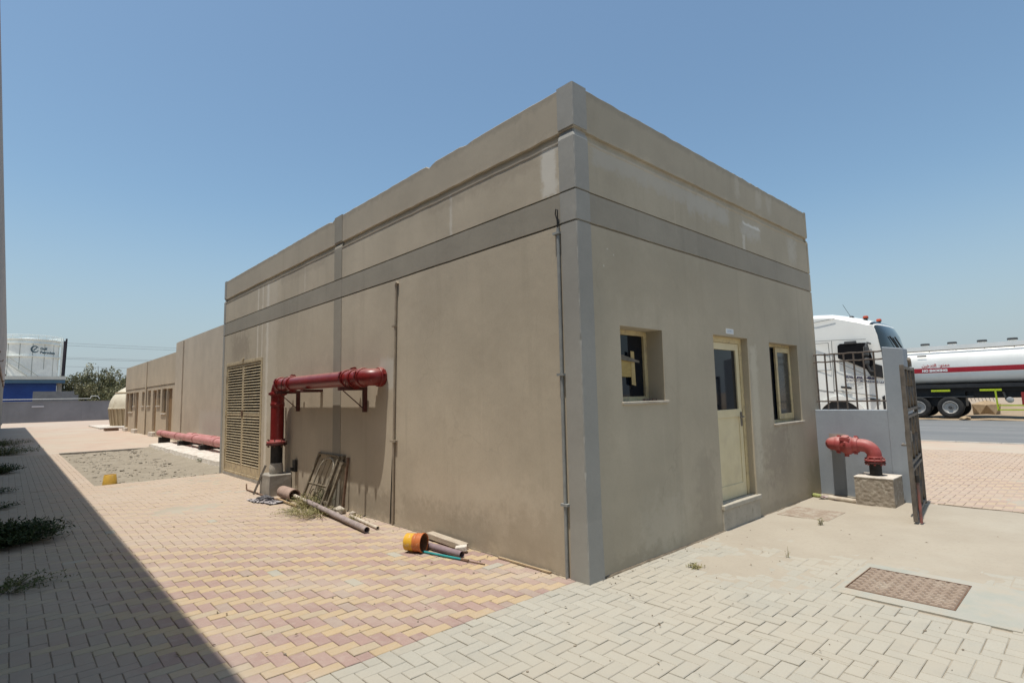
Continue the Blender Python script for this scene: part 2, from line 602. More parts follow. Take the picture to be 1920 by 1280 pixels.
# courtyard: yellow and red herringbone along the building
redpav = MB().quad((-4.12, .13, -.010), (.06, .13, -.010), (.06, 10.86, -.010), (-4.12, 10.86, -.010)) \
    .quad((-4.12, 10.86, -.010), (-2.36, 10.86, -.010), (-2.36, 21.6, -.010), (-4.12, 21.6, -.010)).build('courtyard_pavement', M_JOINT)
tag(redpav, kind='structure')
rb = herring(-4.1, -.004, .13, 10.84, lambda x, y: True)
rb += herring(-4.1, -2.36, 10.86, 21.55, lambda x, y: True)


def redcol(k, x, y, rnd):
    r = rnd.random()
    if x < -3.05 + .1 * math.sin(y) and r < .5:
        return M_PR
    if r < .005:
        return M_PG
    return M_PY if k == 'H' else M_PR


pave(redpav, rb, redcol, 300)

greypav = MB().quad((-4.12, -9, -.010), (5.74, -9, -.010), (5.74, .125, -.010), (-4.12, .125, -.010)).build('gateway_pavement', M_JOINT)
tag(greypav, kind='structure')
COV1 = (1.36 - .16, 2.04 + .14, -2.62, -1.50)
keepg = lambda x, y: not (COV1[0] < x < COV1[1] and COV1[2] < y < COV1[3]) and not (3.70 < x < 4.36 and -.70 < y < -.08)
gb = herring(-4.1, -.012, -6.2, .13, keepg) + herring(-.012, 5.72, -6.2, -.014, keepg)
pave(greypav, gb, lambda k, x, y, r: M_PG, 300)

# paving between the gate and the road, a material beyond
outpav = MB().quad((5.75, -14, -.010), (16.7, -14, -.010), (16.7, 12, -.010), (5.75, 12, -.010)).build('roadside_pavement', M_JOINT)
tag(outpav, kind='structure')
ob = herring(5.75, 14.0, -6.5, 2.0, lambda x, y: in_view(x, y) and not (x < 5.95 and -1.3 < y))
pave(outpav, ob, lambda k, x, y, r: M_PYO if k == 'H' else M_PRO, 0)
o = MB().quad((14.0, -14, -.004), (16.68, -14, -.004), (16.68, 12, -.004), (14.0, 12, -.004)).build('far_strip', FAR_B, outpav)

farpav = MB().quad((-4.12, 21.6, -.006), (1.85, 21.6, -.006), (1.85, 40, -.006), (-4.12, 40, -.006)) \
    .quad((-4.12, 40, -.006), (9, 40, -.006), (9, 75, -.006), (-4.12, 75, -.006)).build('back_yard_pavement', FAR_B)
tag(farpav, kind='structure')
# thin edging that the far paving ends on, over the broken ground
MB().box(-2.36, .25, 21.55, 21.65, -.11, .004).build('edging', M_CONC, farpav)


# drifted sand over the grey pavers: a real sheet that rises above them
def sheet(x0, x1, y0, y1, st, fz, keep=None):
    mb = MB()
    nx, ny = int((x1 - x0) / st), int((y1 - y0) / st)
    for j in range(ny + 1):
        for i in range(nx + 1):
            x, y = x0 + (x1 - x0) * i / nx, y0 + (y1 - y0) * j / ny
            mb.v.append((x, y, fz(x, y)))
    for j in range(ny):
        for i in range(nx):
            a = j * (nx + 1) + i
            if keep and not keep(x0 + (x1 - x0) * (i + .5) / nx, y0 + (y1 - y0) * (j + .5) / ny):
                continue
            mb.f.append((a, a + 1, a + nx + 2, a + nx + 1))
    return mb


def sm(a, b, x):
    t = max(0, min(1, (x - a) / (b - a)))
    return t * t * (3 - 2 * t)


def sandz(x, y):
    c = sm(.4, 2.5, x + .6 * nz(x, y, 1, .7) + .25 * (y + .6))
    c = max(c, .75 * sm(.9, .2, math.hypot(x - 1.25, (y + .75))))
    c *= 1 - .55 * sm(-1.9, -3.0, y) * sm(4.2, 2.0, x)
    c *= .35 + .65 * sm(-.05, -.25, y) if x < .9 else 1
    return -.0088 + .0145 * c + .0052 * nz(x, y, 5, 2.6) + .0026 * nz(x, y, 2, 9) + dip(x, y)


sand = sheet(-1.6, 5.70, -4.6, .0, .05, sandz, lambda x, y: not (1.36 < x < 2.05 and -2.25 < y < -1.55)).build('drifted_sand', M_SAND, smooth=60, fix=False)
tag(sand, 'pale drifted sand lying over the grey pavers', 'sand', kind='stuff')


def sandz2(x, y):
    c = sm(.75, .1, math.hypot((x + 1.5) / 2.0, (y - 6.6) / 1.6)) * .85 + .6 * sm(6.5, 10, y)
    c *= .3 + .7 * sm(-3.4, -2.2, x)
    return -.0100 + .0115 * c + .0048 * nz(x, y, 5, 2.1) + .0024 * nz(x, y, 2, 8) + dip(x, y)


sand2 = sheet(-4.05, -.02, .16, 10.85, .06, sandz2).build('drifted_sand', M_SAND, smooth=60, fix=False)
tag(sand2, 'thin dusty sand over the red and yellow pavers', 'sand', kind='stuff')
sand3 = sheet(5.72, 14.0, -6.5, 1.6, .12, lambda x, y: -.0125 + .010 * sm(-.1, .5, nz(x, y, 4, .35) + .35 * sm(7.5, 5.8, x)) + .004 * nz(x, y, 5, 2.1), lambda x, y: not (x < 5.9 and y > -1.25)).build('drifted_sand', M_SAND, smooth=60, fix=False)
tag(sand3, 'windblown sand over the paving outside the gate', 'sand', kind='stuff')

# broken ground patch by the annex
t = NT('rubble_ground')
c = t.mix(t.ramp(t.noise(2.2, 6, .65), .3, .7), (.31, .27, .21), (.25, .215, .165))
c = t.mix(t.ramp(t.noise(19, 5, .7), .5, .72, 0, .6), c, (.38, .34, .275))
t.bump(t.noise(60, 6, .7), .008, .7)
M_RUB = t.fin(c, .96, 0, .1)
rub = sheet(-2.36, 1.85, 10.84, 21.55, .12, lambda x, y: -.055 + .03 * nz(x, y, 1, 1.3) + .022 * nz(x, y, 4, 4.5) + .05 * sm(-.4, .3, x) * (1 + nz(x, y, 7, 2)), lambda x, y: not (x > 0.02 and y < 11.2)).build('broken_ground', M_RUB, smooth=70, fix=False)
tag(rub, kind='structure')


def stone_into(mb, c, r, rnd, flat=.6):
    ico = [(0, 0, 1), (.89, 0, .45), (.28, .85, .45), (-.72, .53, .45), (-.72, -.53, .45), (.28, -.85, .45),
           (.72, .53, -.45), (-.28, .85, -.45), (-.89, 0, -.45), (-.28, -.85, -.45), (.72, -.53, -.45), (0, 0, -1)]
    fs = [(0, 1, 2), (0, 2, 3), (0, 3, 4), (0, 4, 5), (0, 5, 1), (1, 6, 2), (2, 7, 3), (3, 8, 4), (4, 9, 5), (5, 10, 1),
          (6, 7, 2), (7, 8, 3), (8, 9, 4), (9, 10, 5), (10, 6, 1), (11, 7, 6), (11, 8, 7), (11, 9, 8), (11, 10, 9), (11, 6, 10)]
    i = len(mb.v)
    a = rnd.uniform(0, 6.28)
    sx, sy = rnd.uniform(.7, 1.3), rnd.uniform(.7, 1.2)
    for x, y, z in ico:
        k = rnd.uniform(.78, 1.15) * r
        X, Y = x * k * sx, y * k * sy
        mb.v.append((c[0] + X * math.cos(a) - Y * math.sin(a), c[1] + X * math.sin(a) + Y * math.cos(a), c[2] + z * k * flat))
    mb.f += [tuple(i + q for q in f) for f in fs]


rnd = random.Random(11)
mb = MB()
for _ in range(620):
    x, y = rnd.uniform(-2.3, .3), rnd.uniform(10.9, 21.4)
    r = rnd.choice((.012, .015, .02, .025, .03, .05)) * rnd.uniform(.7, 1.3)
    stone_into(mb, (x, y, -.045), r, rnd, .5)
o = mb.build('gravel', mat('pale_gravel', (.36, .32, .26), (.27, .24, .19), 8, rough=.95, bump=.004, bscale=40), fix=False)
tag(o, 'loose pale gravel and rubble on the broken ground', 'gravel', kind='stuff')

# fallen crumbs and grit along the walls and over the pavers
mb = MB()
for _ in range(420):
    x, y = rnd.choice(((-abs(rnd.gauss(0, .1)) - .01, rnd.uniform(.3, 10)), (rnd.uniform(.1, 5.6), -abs(rnd.gauss(0, .06)) - .01),
                       (rnd.uniform(-3, 4.5), rnd.uniform(-2.4, .1)), (rnd.uniform(-2.4, -.1), rnd.uniform(.3, 6))))
    if x > 0 and y > 0:
        continue
    stone_into(mb, (x, y, .003), rnd.choice((.003, .004, .006, .009)) * rnd.uniform(.7, 1.3), rnd)
o = mb.build('grit', mat('grit', (.3, .25, .19), (.2, .165, .125), 30, rough=.95), fix=False)
tag(o, 'crumbs of plaster and grit scattered over the paving', 'debris', kind='stuff')

# soil and crumbled plaster packed along the foot of the walls
mb = MB()


def soil(a, b, out, seed):
    a, b, out = Vector(a), Vector(b), Vector(out)
    n_ = int((b - a).length / .05)
    rows = []
    for k in range(n_ + 1):
        p = a.lerp(b, k / n_)
        w_ = .022 + .02 * nz(p.x, p.y, seed, 4) + .016 * nz(p.x, p.y, seed + 3, 13)
        h_ = .010 + .012 * max(0, nz(p.x, p.y, seed + 5, 5))
        rows.append([p + Vector((0, 0, h_)), p + out * max(.004, w_) * .5 + Vector((0, 0, h_ * .8)), p + out * max(.008, w_) + Vector((0, 0, -.009))])
    mb.rings(rows, False, False, closed=False)


soil((0, .24, 0), (0, 8.3, 0), (-1, 0, 0), 1)
soil((.22, 0, 0), (5.6, 0, 0), (0, -1, 0), 2)
soil((5.62, -.02, 0), (5.62, -.62, 0), (-1, 0, 0), 4)
soil((5.745, -1.42, 0), (5.745, -6.2, 0), (-1, 0, 0), 7)
soil((5.75, -1.42, 0), (5.75, -6.2, 0), (1, 0, 0), 9)
o = mb.build('packed_soil', mat('dark_soil', (.15, .12, .085), (.22, .18, .13), 12, rough=.96), fix=False)
tag(o, 'dark soil packed along the foot of the walls', 'soil', kind='stuff')

# road, kerb, far verge
t = NT('asphalt')
c = t.mix(t.ramp(t.noise(.5, 6, .6, (1, .15, 1)), .35, .65), (.155, .16, .16), (.20, .2, .195))
c = t.mix(t.ramp(t.noise(60, 4, .7), .5, .7, 0, .3), c, (.10, .10, .10))
t.bump(t.noise(90, 4, .7), .004, .6)
M_ASPH = t.fin(c, .85, 0, .3)
road = MB().quad((16.95, -160, -.05), (31.0, -160, -.05), (31.0, 160, -.05), (16.95, 160, -.05)).build('road', M_ASPH)
tag(road, kind='structure')
M_LINE = mat('worn_road_paint', (.36, .36, .35), (.25, .25, .245), 3, rough=.8)
for xx, ww in ((24.3, .14), (30.4, .12), (17.5, .12)):
    MB().quad((xx, -160, -.046), (xx + ww, -160, -.046), (xx + ww, 160, -.046), (xx, 160, -.046)).build('road_marking', M_LINE, road)
kerb = MB()
for k in range(-24, 16):
    kerb.box(16.7, 16.93, k + .006, k + .994, -.12, .012)
kerb = kerb.build('kerb', M_CONC, bevel=.015)
tag(kerb, kind='structure')
verge = sheet(31.0, 60, -30, 40, .6, lambda x, y: -.04 + .05 * sm(31, 31.6, x) + .10 * sm(31.5, 35, x) * (nz(x, y, 1, .4) + .4) + .05 * nz(x, y, 3, 1.1)).build('verge', mat('tan_dirt', (.34, .255, .165), (.28, .205, .13), 1.2, rough=.95, bump=.03, bscale=7), smooth=70, fix=False)
tag(verge, kind='structure')
# ------------------------------------------------------------------ main building
LX, LY, ZT = 5.84, 11.12, 4.515
B = thing('plaster_building', (0, 0, 0), 'large beige plaster building with grey bands, louvred door and flat parapet, nearest of the buildings', 'building')


def wall_face(mb, fix, axis, a0, a1, z0, z1, holes, depth_dir):
    """rectangle in the plane axis=fix with holes (u0,u1,v0,v1,depth); reveals run depth_dir*depth inwards"""
    def P(u, v, d=0.):
        return (fix + depth_dir * d, u, v) if axis == 'x' else (u, fix + depth_dir * d, v)
    us = sorted({a0, a1, *[h[0] for h in holes], *[h[1] for h in holes]})
    vs = sorted({z0, z1, *[h[2] for h in holes], *[h[3] for h in holes]})
    for i in range(len(us) - 1):
        for j in range(len(vs) - 1):
            cu, cv = (us[i] + us[i + 1]) / 2, (vs[j] + vs[j + 1]) / 2
            if any(h[0] < cu < h[1] and h[2] < cv < h[3] for h in holes):
                continue
            mb.quad(P(us[i], vs[j]), P(us[i + 1], vs[j]), P(us[i + 1], vs[j + 1]), P(us[i], vs[j + 1]))
    for u0, u1, v0, v1, d in holes:
        mb.quad(P(u0, v0), P(u0, v1), P(u0, v1, d), P(u0, v0, d))
        mb.quad(P(u1, v0), P(u1, v1), P(u1, v1, d), P(u1, v0, d))
        mb.quad(P(u0, v1), P(u1, v1), P(u1, v1, d), P(u0, v1, d))
        mb.quad(P(u0, v0), P(u1, v0), P(u1, v0, d), P(u0, v0, d))


Z1, Z2, Z3, Z4 = 3.185, 3.203, 3.482, 3.50
mb = MB()
wall_face(mb, 0, 'x', 0, LY, -.1, Z1, [(8.31, 10.78, .06, 2.51, .10)], 1)
mb.build('wall', M_WALLW, B)
mb = MB()
LW, DR, RW = (.59, 1.33, 1.524, 2.263), (2.44, 3.36, .25, 2.29), (4.04, 5.062, 1.146, 2.277)
wall_face(mb, 0, 'y', 0, LX, -.1, Z1, [(*LW, .24), (*DR, .14), (*RW, .15)], 1)
mb.build('wall', M_WALLS, B)
MB().quad((LX, 0, -.1), (LX, LY, -.1), (LX, LY, Z1), (LX, 0, Z1)).build('wall', M_WALLS, B)
MB().quad((0, LY, -.1), (LX, LY, -.1), (LX, LY, Z1), (0, LY, Z1)).build('wall', M_WALLS, B)


def rect_ring(ins, z, n=1, jz=None):
    c = [(ins, ins), (LX - ins, ins), (LX - ins, LY - ins), (ins, LY - ins)]
    out = []
    for k in range(4):
        a, b = c[k], c[(k + 1) % 4]
        m = n if n > 1 else 1
        for q in range(m):
            x, y = a[0] + (b[0] - a[0]) * q / m, a[1] + (b[1] - a[1]) * q / m
            out.append((x, y, z + (jz(x, y) if jz else 0)))
    return out


def side_split(name, rings, mats):
    """one ring-shaped course cut in two meshes' worth of material: long sides and end sides"""
    n = len(rings[0])
    q = n // 4
    o = MB()
    o.rings(rings, False, False)
    ob = o.build(name, mats, B, fix=False)
    per = n
    for p in ob.data.polygons:
        k = (p.index % per) // q
        p.material_index = 0 if k in (1, 3) else (1 if len(mats) > 1 else 0)
    return ob


NB_ = 120
wv = lambda x, y: .004 * nz(x, y, 1, 1.6) + .0035 * nz(x, y, 6, 9)
wv2 = lambda x, y: .004 * nz(x, y, 3, 1.4) + .0035 * nz(x, y, 8, 10)
side_split('band', [rect_ring(0, Z1, NB_), rect_ring(.016, Z1 + .003, NB_), rect_ring(.016, Z2 - .003, NB_, wv), rect_ring(-.004, Z2, NB_, wv), rect_ring(-.004, Z3, NB_, wv2), rect_ring(.016, Z3 + .002, NB_, wv2), rect_ring(.016, Z4 - .002, NB_), rect_ring(0, Z4, NB_)], [M_BAND])
NR = 60
ledge = lambda x, y: .008 * nz(x, y, 2, 1.7) + .007 * nz(x, y, 5, 6)
side_split('frieze', [rect_ring(0, Z4, NR), rect_ring(0, 3.965, NR, ledge), rect_ring(-.006, 3.98, NR, ledge), rect_ring(-.007, 3.995, NR, ledge), rect_ring(.029, 4.004, NR, ledge)], [M_WALLW, M_WALLS])


def chip(x, y):
    j = .006 * nz(x, y, 4, 1.3) + .008 * nz(x, y, 9, 6)
    for cy, w, d in ((2.35, .05, .05), (5.15, .06, .035), (1.62, .08, .02), (7.7, .07, .018)):
        if x < .2 and abs(y - cy) < w * 1.6:
            j -= d * max(0, 1 - abs(y - cy) / (w * 1.6))
    if y < .2 and x > 3.0:
        j += .008 * nz(x, y, 3, 14)
    return j


NP = 160
side_split('parapet', [rect_ring(.030, 3.98, NP), rect_ring(.030, 4.0, NP), rect_ring(.030, 4.078, NP, ledge), rect_ring(0, 4.084, NP, ledge), rect_ring(0, 4.45, NP),
                       rect_ring(0, ZT - .012, NP, chip), rect_ring(.012, ZT, NP, chip), rect_ring(.19, ZT, NP, chip), rect_ring(.2, 3.95, NP)], [M_WALLW, M_WALLS])
MB().quad((.15, .15, 4.0), (LX - .15, .15, 4.0), (LX - .15, LY - .15, 4.0), (.15, LY - .15, 4.0)).build('roof', M_CONC, B)

PROFZ = [(-.1, 0), (Z1 - .002, 0), (Z1 + .003, .016), (Z2 - .003, .016), (Z2, 0), (Z3, 0), (Z3 + .003, .016), (Z4 - .003, .016), (Z4, 0), (4.0, 0), (4.04, .012), (4.052, .026), (4.096, .026), (4.10, 0), (ZT + .004, 0)]


def pil_ring(x0, x1, y0, y1, prof, n=1):
    return [[(x0 + d, y0 + d, z), (x1, y0 + d, z), (x1, y1, z), (x0 + d, y1, z)] for z, d in prof]


# corner pilaster: both faces, slightly worn arris
rings = []
zz = [(-.1, 0)]
for a, b in zip(PROFZ, PROFZ[1:]):
    k = max(1, int((b[0] - a[0]) / .06))
    zz += [(a[0] + (b[0] - a[0]) * q / k, a[1] + (b[1] - a[1]) * q / k) for q in range(1, k + 1)]
for z, d in zz:
    e = .007 + .007 * nz(z, 2, 1, 9) + .016 * max(0, nz(z, 5, 1, 7) - .1)
    base = .012 * max(0, 1 - max(z, 0) / .5)
    x0 = y0 = -.010 + d - base
    rings.append([(x0 + e, y0, z), (.192 + .003 * nz(z, 1, 1, 14), y0, z), (.192, .15, z), (.15, .192, z), (x0, .186 + .003 * nz(z, 9, 1, 14), z), (x0, y0 + e, z)])
MB().rings(rings).build('pilaster', M_PIL, B)
MB().rings([[(-.007 + d, 4.775, z), (.02, 4.775, z), (.02, 5.04, z), (-.007 + d, 5.04, z)] for z, d in PROFZ]).build('pilaster', M_BAND, B)
MB().rings([[(-.007 + d, 10.99, z), (.2, 10.99, z), (.2, LY + .008, z), (-.007 + d, LY + .008, z)] for z, d in PROFZ]).build('pilaster', M_PIL, B)
MB().rings([[(5.79, -.005 + d, z), (LX + .006, -.005 + d, z), (LX + .006, .2, z), (5.79, .2, z)] for z, d in PROFZ]).build('pilaster', M_WALLS, B)

# louvred double door
y0, y1, z0, z1 = 8.31, 10.78, .06, 2.51
f = .065
mb = MB()
mb.box(-.012, .06, y0, y0 + f, z0, z1).box(-.012, .06, y1 - f, y1, z0, z1).box(-.012, .06, y0 + f, y1 - f, z1 - f, z1).box(-.012, .06, y0 + f, y1 - f, z0, z0 + .05)
mb.box(-.03, .06, 9.50, 9.59, z1 + .001, z1 + .05)
mb.build('door_frame', M_LOUV, B, bevel=.004)
MB().quad((.095, y0, z0), (.095, y1, z0), (.095, y1, z1), (.095, y0, z1)).build('door_backing', M_BLACK, B)
ym = (y0 + y1) / 2
slat = None
for (a, b) in ((y0 + f + .004, ym - .004), (ym + .004, y1 - f - .004)):
    s_ = .055
    mb = MB()
    zb, zt = z0 + .055, z1 - f - .004
    zm = zb + (zt - zb) * .53
    mb.box(.0, .042, a, a + s_, zb, zt).box(.0, .042, b - s_, b, zb, zt)
    mb.box(.0, .042, a + s_, b - s_, zt - s_, zt).box(.0, .042, a + s_, b - s_, zb, zb + .17).box(.0, .042, a + s_, b - s_, zm - .03, zm + .03)
    leaf = mb.build('louvre_door', M_LOUV, B, bevel=.003)
    for lo, hi in ((zb + .17, zm - .03), (zm + .03, zt - s_)):
        n = round((hi - lo) / .0585)
        for k in range(n):
            zc = lo + (hi - lo) * (k + .5) / n
            if slat is None:
                L = b - a - 2 * s_ + .01
                q = MB()
                q.rings([[(-.010, yy, -.017), (-.006, yy, -.021), (.030, yy, .012), (.026, yy, .016)] for yy in (-L / 2, L / 2)])
                slat = q.mesh('slat', M_LOUV)
            o = bpy.data.objects.new('slat', slat)
            COL.objects.link(o)
            o.parent = leaf
            o.location = (.004, (a + b) / 2, zc)
            o.rotation_euler = (random.gauss(0, .003), random.gauss(0, .04), 0)
    for zc in (.45, 1.3, 2.1):
        yy = a - .006 if a < ym - .5 else b + .006
        MB().lathe([(0, .012), (.11, .012)], (-.014, yy, zc), n=8).build('hinge', M_LOUV, leaf)
    MB().box(-.014, -.001, (b - .05) if a < 9 else a + .01, (b - .01) if a < 9 else a + .05, zm - .05, zm + .09).build('lock', M_RUST, leaf)
MB().box(-.02, .06, 8.31, 10.78, -.02, .055).build('threshold', M_CONC, B)

# end-wall windows and door


def window_frame(x0, x1, z0, z1, yd, name, fr=.05):
    mb = MB()
    mb.box(x0, x0 + fr, yd, yd + .05, z0, z1).box(x1 - fr, x1, yd, yd + .05, z0, z1)
    mb.box(x0 + fr, x1 - fr, yd, yd + .05, z1 - fr * .9, z1).box(x0 + fr, x1 - fr, yd, yd + .05, z0, z0 + fr * .9)
    return mb.build(name, M_CREAM, B, bevel=.003)


w = window_frame(*LW, .195, 'window', .055)
MB().box(LW[0] + .055, LW[1] - .055, .222, .228, LW[2] + .05, LW[3] - .05).build('pane', M_GLASS, w)
M_SILL = mat('sill_plaster', (.50, .45, .37), (.40, .35, .28), 9, rough=.9, bump=.004, bscale=50)
MB().box(LW[0] - .012, LW[1] + .05, -.022, .195, LW[2] - .022, LW[2] + .004).build('sill', M_SILL, w, bevel=.006)
w = window_frame(*RW, .115, 'window', .045)
xm = 4.50
MB().box(RW[0] + .045, xm + .02, .142, .148, RW[2] + .04, RW[3] - .04).build('pane', M_GLASS, w)
mb = MB()
s0, s1, q0, q1 = xm - .02, RW[1] - .05, RW[2] + .045, RW[3] - .045
mb.box(s0, s0 + .06, .095, .125, q0, q1).box(s1 - .06, s1, .095, .125, q0, q1).box(s0 + .06, s1 - .06, .095, .125, q1 - .07, q1).box(s0 + .06, s1 - .06, .095, .125, q0, q0 + .08)
mb.build('sash', M_CREAM, w, bevel=.003)
M_FROST = NT('dusty_glass')
M_FROST = M_FROST.fin(M_FROST.mix(M_FROST.ramp(M_FROST.noise(5, 5, .6), .4, .7), (.045, .046, .042), (.075, .072, .062)), .16, 0, .5)
MB().box(s0 + .06, s1 - .06, .108, .113, q0 + .08, q1 - .07).build('pane', M_FROST, w)
MB().box(RW[0] - .012, RW[1] + .05, -.022, .10, RW[2] - .022, RW[2] + .004).build('sill', M_SILL, w, bevel=.006)

dx0, dx1, dz0, dz1 = DR
mb = MB()
fr = .07
mb.box(dx0, dx0 + fr, .085, .14, dz0 + .045, dz1).box(dx1 - fr, dx1, .085, .14, dz0 + .045, dz1).box(dx0 + fr, dx1 - fr, .085, .14, dz1 - fr, dz1)
mb.build('door_frame', M_CREAM, B, bevel=.004)
a, b, c, d = dx0 + fr + .004, dx1 - fr - .004, dz0 + .05, dz1 - fr - .004
st = .085
zm = 1.33
mb = MB()
mb.box(a, a + st, .095, .135, c, d).box(b - st, b, .095, .135, c, d).box(a + st, b - st, .095, .135, d - st, d)
mb.box(a + st, b - st, .095, .135, zm - .05, zm + .05).box(a + st, b - st, .095, .135, c, c + .16)
door = mb.build('door', M_DOOR, B, bevel=.003)
MB().box(a + st, b - st, .114, .119, zm + .05, d - st).build('pane', M_GLASS, door)
MB().box(a + st, b - st, .106, .125, c + .16, zm - .05).build('panel', M_DOOR, door)
mb = MB().box(b - .06, b - .02, .086, .097, 1.16, 1.34)
mb.tube([(b - .04, .09, 1.28), (b - .04, .055, 1.28), (b - .15, .05, 1.275)], .009, 8)
mb.build('handle', M_STEEL, door)
M_STEP = mat('step_concrete', (.40, .365, .30), (.46, .42, .345), 7, rough=.92, bump=.006, bscale=30, dirt=(.29, .265, .215), dscale=9)
MB().box(dx0 - .03, dx1 + .06, -.035, .14, dz0 - .01, dz0 + .045).build('door_step', M_STEP, B, bevel=.008)
MB().box(dx0 - .02, dx1 + .04, -.014, .05, -.1, dz0 - .012).build('door_step_riser', M_STEP, B, bevel=.008)
# small white plate over the door with blue print
t = NT('plate_print')
x_, y_, z_ = t.sep()
m1 = t.math('MULTIPLY', t.ramp(z_, 2.352, 2.354), t.ramp(z_, 2.364, 2.366, 1, 0))
m2 = t.math('MULTIPLY', t.ramp(z_, 2.334, 2.336), t.ramp(z_, 2.342, 2.344, 1, 0))
m3 = t.math('MULTIPLY', t.ramp(t.noise(160, 1, .5, (1, .01, .01)), .46, .5), t.math('MULTIPLY', t.ramp(x_, 2.80, 2.802), t.ramp(x_, 2.945, 2.947, 1, 0)))
M_PLATE = t.fin(t.mix(t.math('MULTIPLY', t.math('ADD', m1, m2), m3), (.66, .68, .68), (.10, .16, .30)), .4)
MB().box(2.775, 2.97, -.007, -.001, 2.318, 2.382).build('door_plate', M_PLATE, B)

# ------------------------------------------------------------------ annexes behind
AX = 1.8
A = thing('tall_annex', (AX, 11.2, 0), 'plain beige annex wall with one slit vent, just behind the louvred building', 'building')
mb = MB()
wall_face(mb, AX, 'x', LY + .02, 25.3, -.1, 4.40, [(24.43, 24.9, 3.08, 3.54, .2)], 1)
mb.quad((AX, 25.3, -.1), (AX + 5, 25.3, -.1), (AX + 5, 25.3, 4.4), (AX, 25.3, 4.4)).quad((AX, LY + .02, 4.4), (AX + 5, LY + .02, 4.4), (AX + 5, 25.3, 4.4), (AX, 25.3, 4.4))
mb.quad((AX, LY + .02, -.1), (AX + 5, LY + .02, -.1), (AX + 5, LY + .02, 4.4), (AX, LY + .02, 4.4))
mb.build('wall', M_ANNEX, A)
MB().box(AX - .05, AX - .002, 23.98, 25.28, -.05, 4.36).build('pilaster', M_ANNEX, A)
MB().quad((AX + .2, 24.43, 3.08), (AX + .2, 24.9, 3.08), (AX + .2, 24.9, 3.54), (AX + .2, 24.43, 3.54)).build('vent', M_BLACK, A)

A2 = thing('low_annex', (AX, 25.3, 0), 'low beige annex with a row of narrow doors and windows behind the plain annex', 'building')
doors = [(26.13, 27.3), (29.8, 30.75), (35.1, 36.1), (38.5, 39.55)]
wins = [(27.4, 28.45, 1.18, 2.37), (28.85, 29.65, 1.55, 2.37), (31.4, 32.2, 1.55, 2.37), (33.2, 33.95, 1.55, 2.33), (36.2, 36.75, 1.55, 2.35), (36.95, 38.35, 1.19, 2.35)]
holes = [(p, q, .22, 2.35, .16) for p, q in doors] + [(*w_, .16) for w_ in wins]
mb = MB()
Z5, Z6 = 2.54, 2.57
wall_face(mb, AX + .03, 'x', 25.32, 39.9, -.1, Z5, holes, 1)
mb.quad((AX + .06, 25.32, Z5), (AX + .06, 39.9, Z5), (AX + .06, 39.9, Z6), (AX + .06, 25.32, Z6))
mb.quad((AX + .03, 39.9, -.1), (AX + 5, 39.9, -.1), (AX + 5, 39.9, 3.98), (AX + .03, 39.9, 3.98))
mb.quad((AX + .03, 25.32, 3.98), (AX + 5, 25.32, 3.98), (AX + 5, 39.9, 3.98), (AX + .03, 39.9, 3.98))
mb.quad((AX + .01, 25.32, Z6), (AX + .06, 25.32, Z6), (AX + .06, 39.9, Z6), (AX + .01, 39.9, Z6))
mb.build('wall', M_ANNEX2, A2)
MB().quad((AX + .01, 25.32, Z6), (AX + .01, 39.9, Z6), (AX + .01, 39.9, 3.98), (AX + .01, 25.32, 3.98)).build('parapet', M_ANNEX2, A2)
for yy in (32.6,):
    MB().box(AX - .03, AX + .008, yy - .12, yy + .12, -.05, 3.95).build('pilaster', M_ANNEX2, A2)
M_BRDOOR = mat('brown_door', (.27, .17, .085), (.21, .13, .065), 4, rough=.6)
for p, q in doors:
    d_ = MB().box(AX + .13, AX + .19, p, q, .22, 2.35).build('door', M_BRDOOR, A2)
    MB().box(AX + .10, AX + .13, p + .06, p + .09, 1.1, 1.2).build('handle', M_STEEL, d_)
    MB().box(AX - .12, AX + .12, p - .08, q + .08, -.02, .2).build('door_step', M_CONCW, A2)
M_DKWIN = mat('brown_window_glass', (.055, .04, .025), (.09, .065, .04), 3, rough=.2)
for p, q, r, s_ in wins:
    w = MB().box(AX + .13, AX + .17, p, q, r, s_).build('window', M_BRDOOR, A2)
    MB().box(AX + .125, AX + .129, p + .07, q - .07, r + .06, s_ - .06).build('pane', M_DKWIN, w)
    MB().box(AX - .02, AX + .13, p - .05, q + .05, r - .05, r - .002).build('sill', M_CONCW, w)

# ------------------------------------------------------------------ tall building on the shaded side
T = thing('tall_warehouse', (-4.04, 20, 0), 'tall grey plaster building seen as a sliver, throwing the long shadow', 'building')
M_TALL = plaster('tall_wall_plaster', (.40, .365, .335), True)
M_TALL2 = plaster('tall_base_plaster', (.25, .235, .205), True)
mb = MB().box(-14, -4.07, -14, 57, 3.4, 6.78)
mb.build('wall', M_TALL, T)
MB().box(-14, -4.10, -13.9, 56.4, -.1, 3.39).build('base_wall', M_TALL2, T)
MB().box(-4.098, -4.05, 45, 46, 3.0, 3.38).build('bracket', M_RUST, T)
for k, yy in enumerate((10., 16., 24., 36.)):
    MB().tube([(-4.11, yy, 3.3 - .3 * (k % 2)), (-3.97, yy, 3.3 - .3 * (k % 2)), (-3.95, yy, 3.36 - .3 * (k % 2))], .015, 8).build('bracket', M_RUST, T)
MB().tube([(-4.08, -10, 3.2), (-4.075, 20, 3.12), (-4.075, 56, 3.2)], .02, 8).build('cable', M_RUST, T)
# ------------------------------------------------------------------ red fire main on the long wall
PX, PY, PZ, PR = -.2, 6.87, 1.905, .112


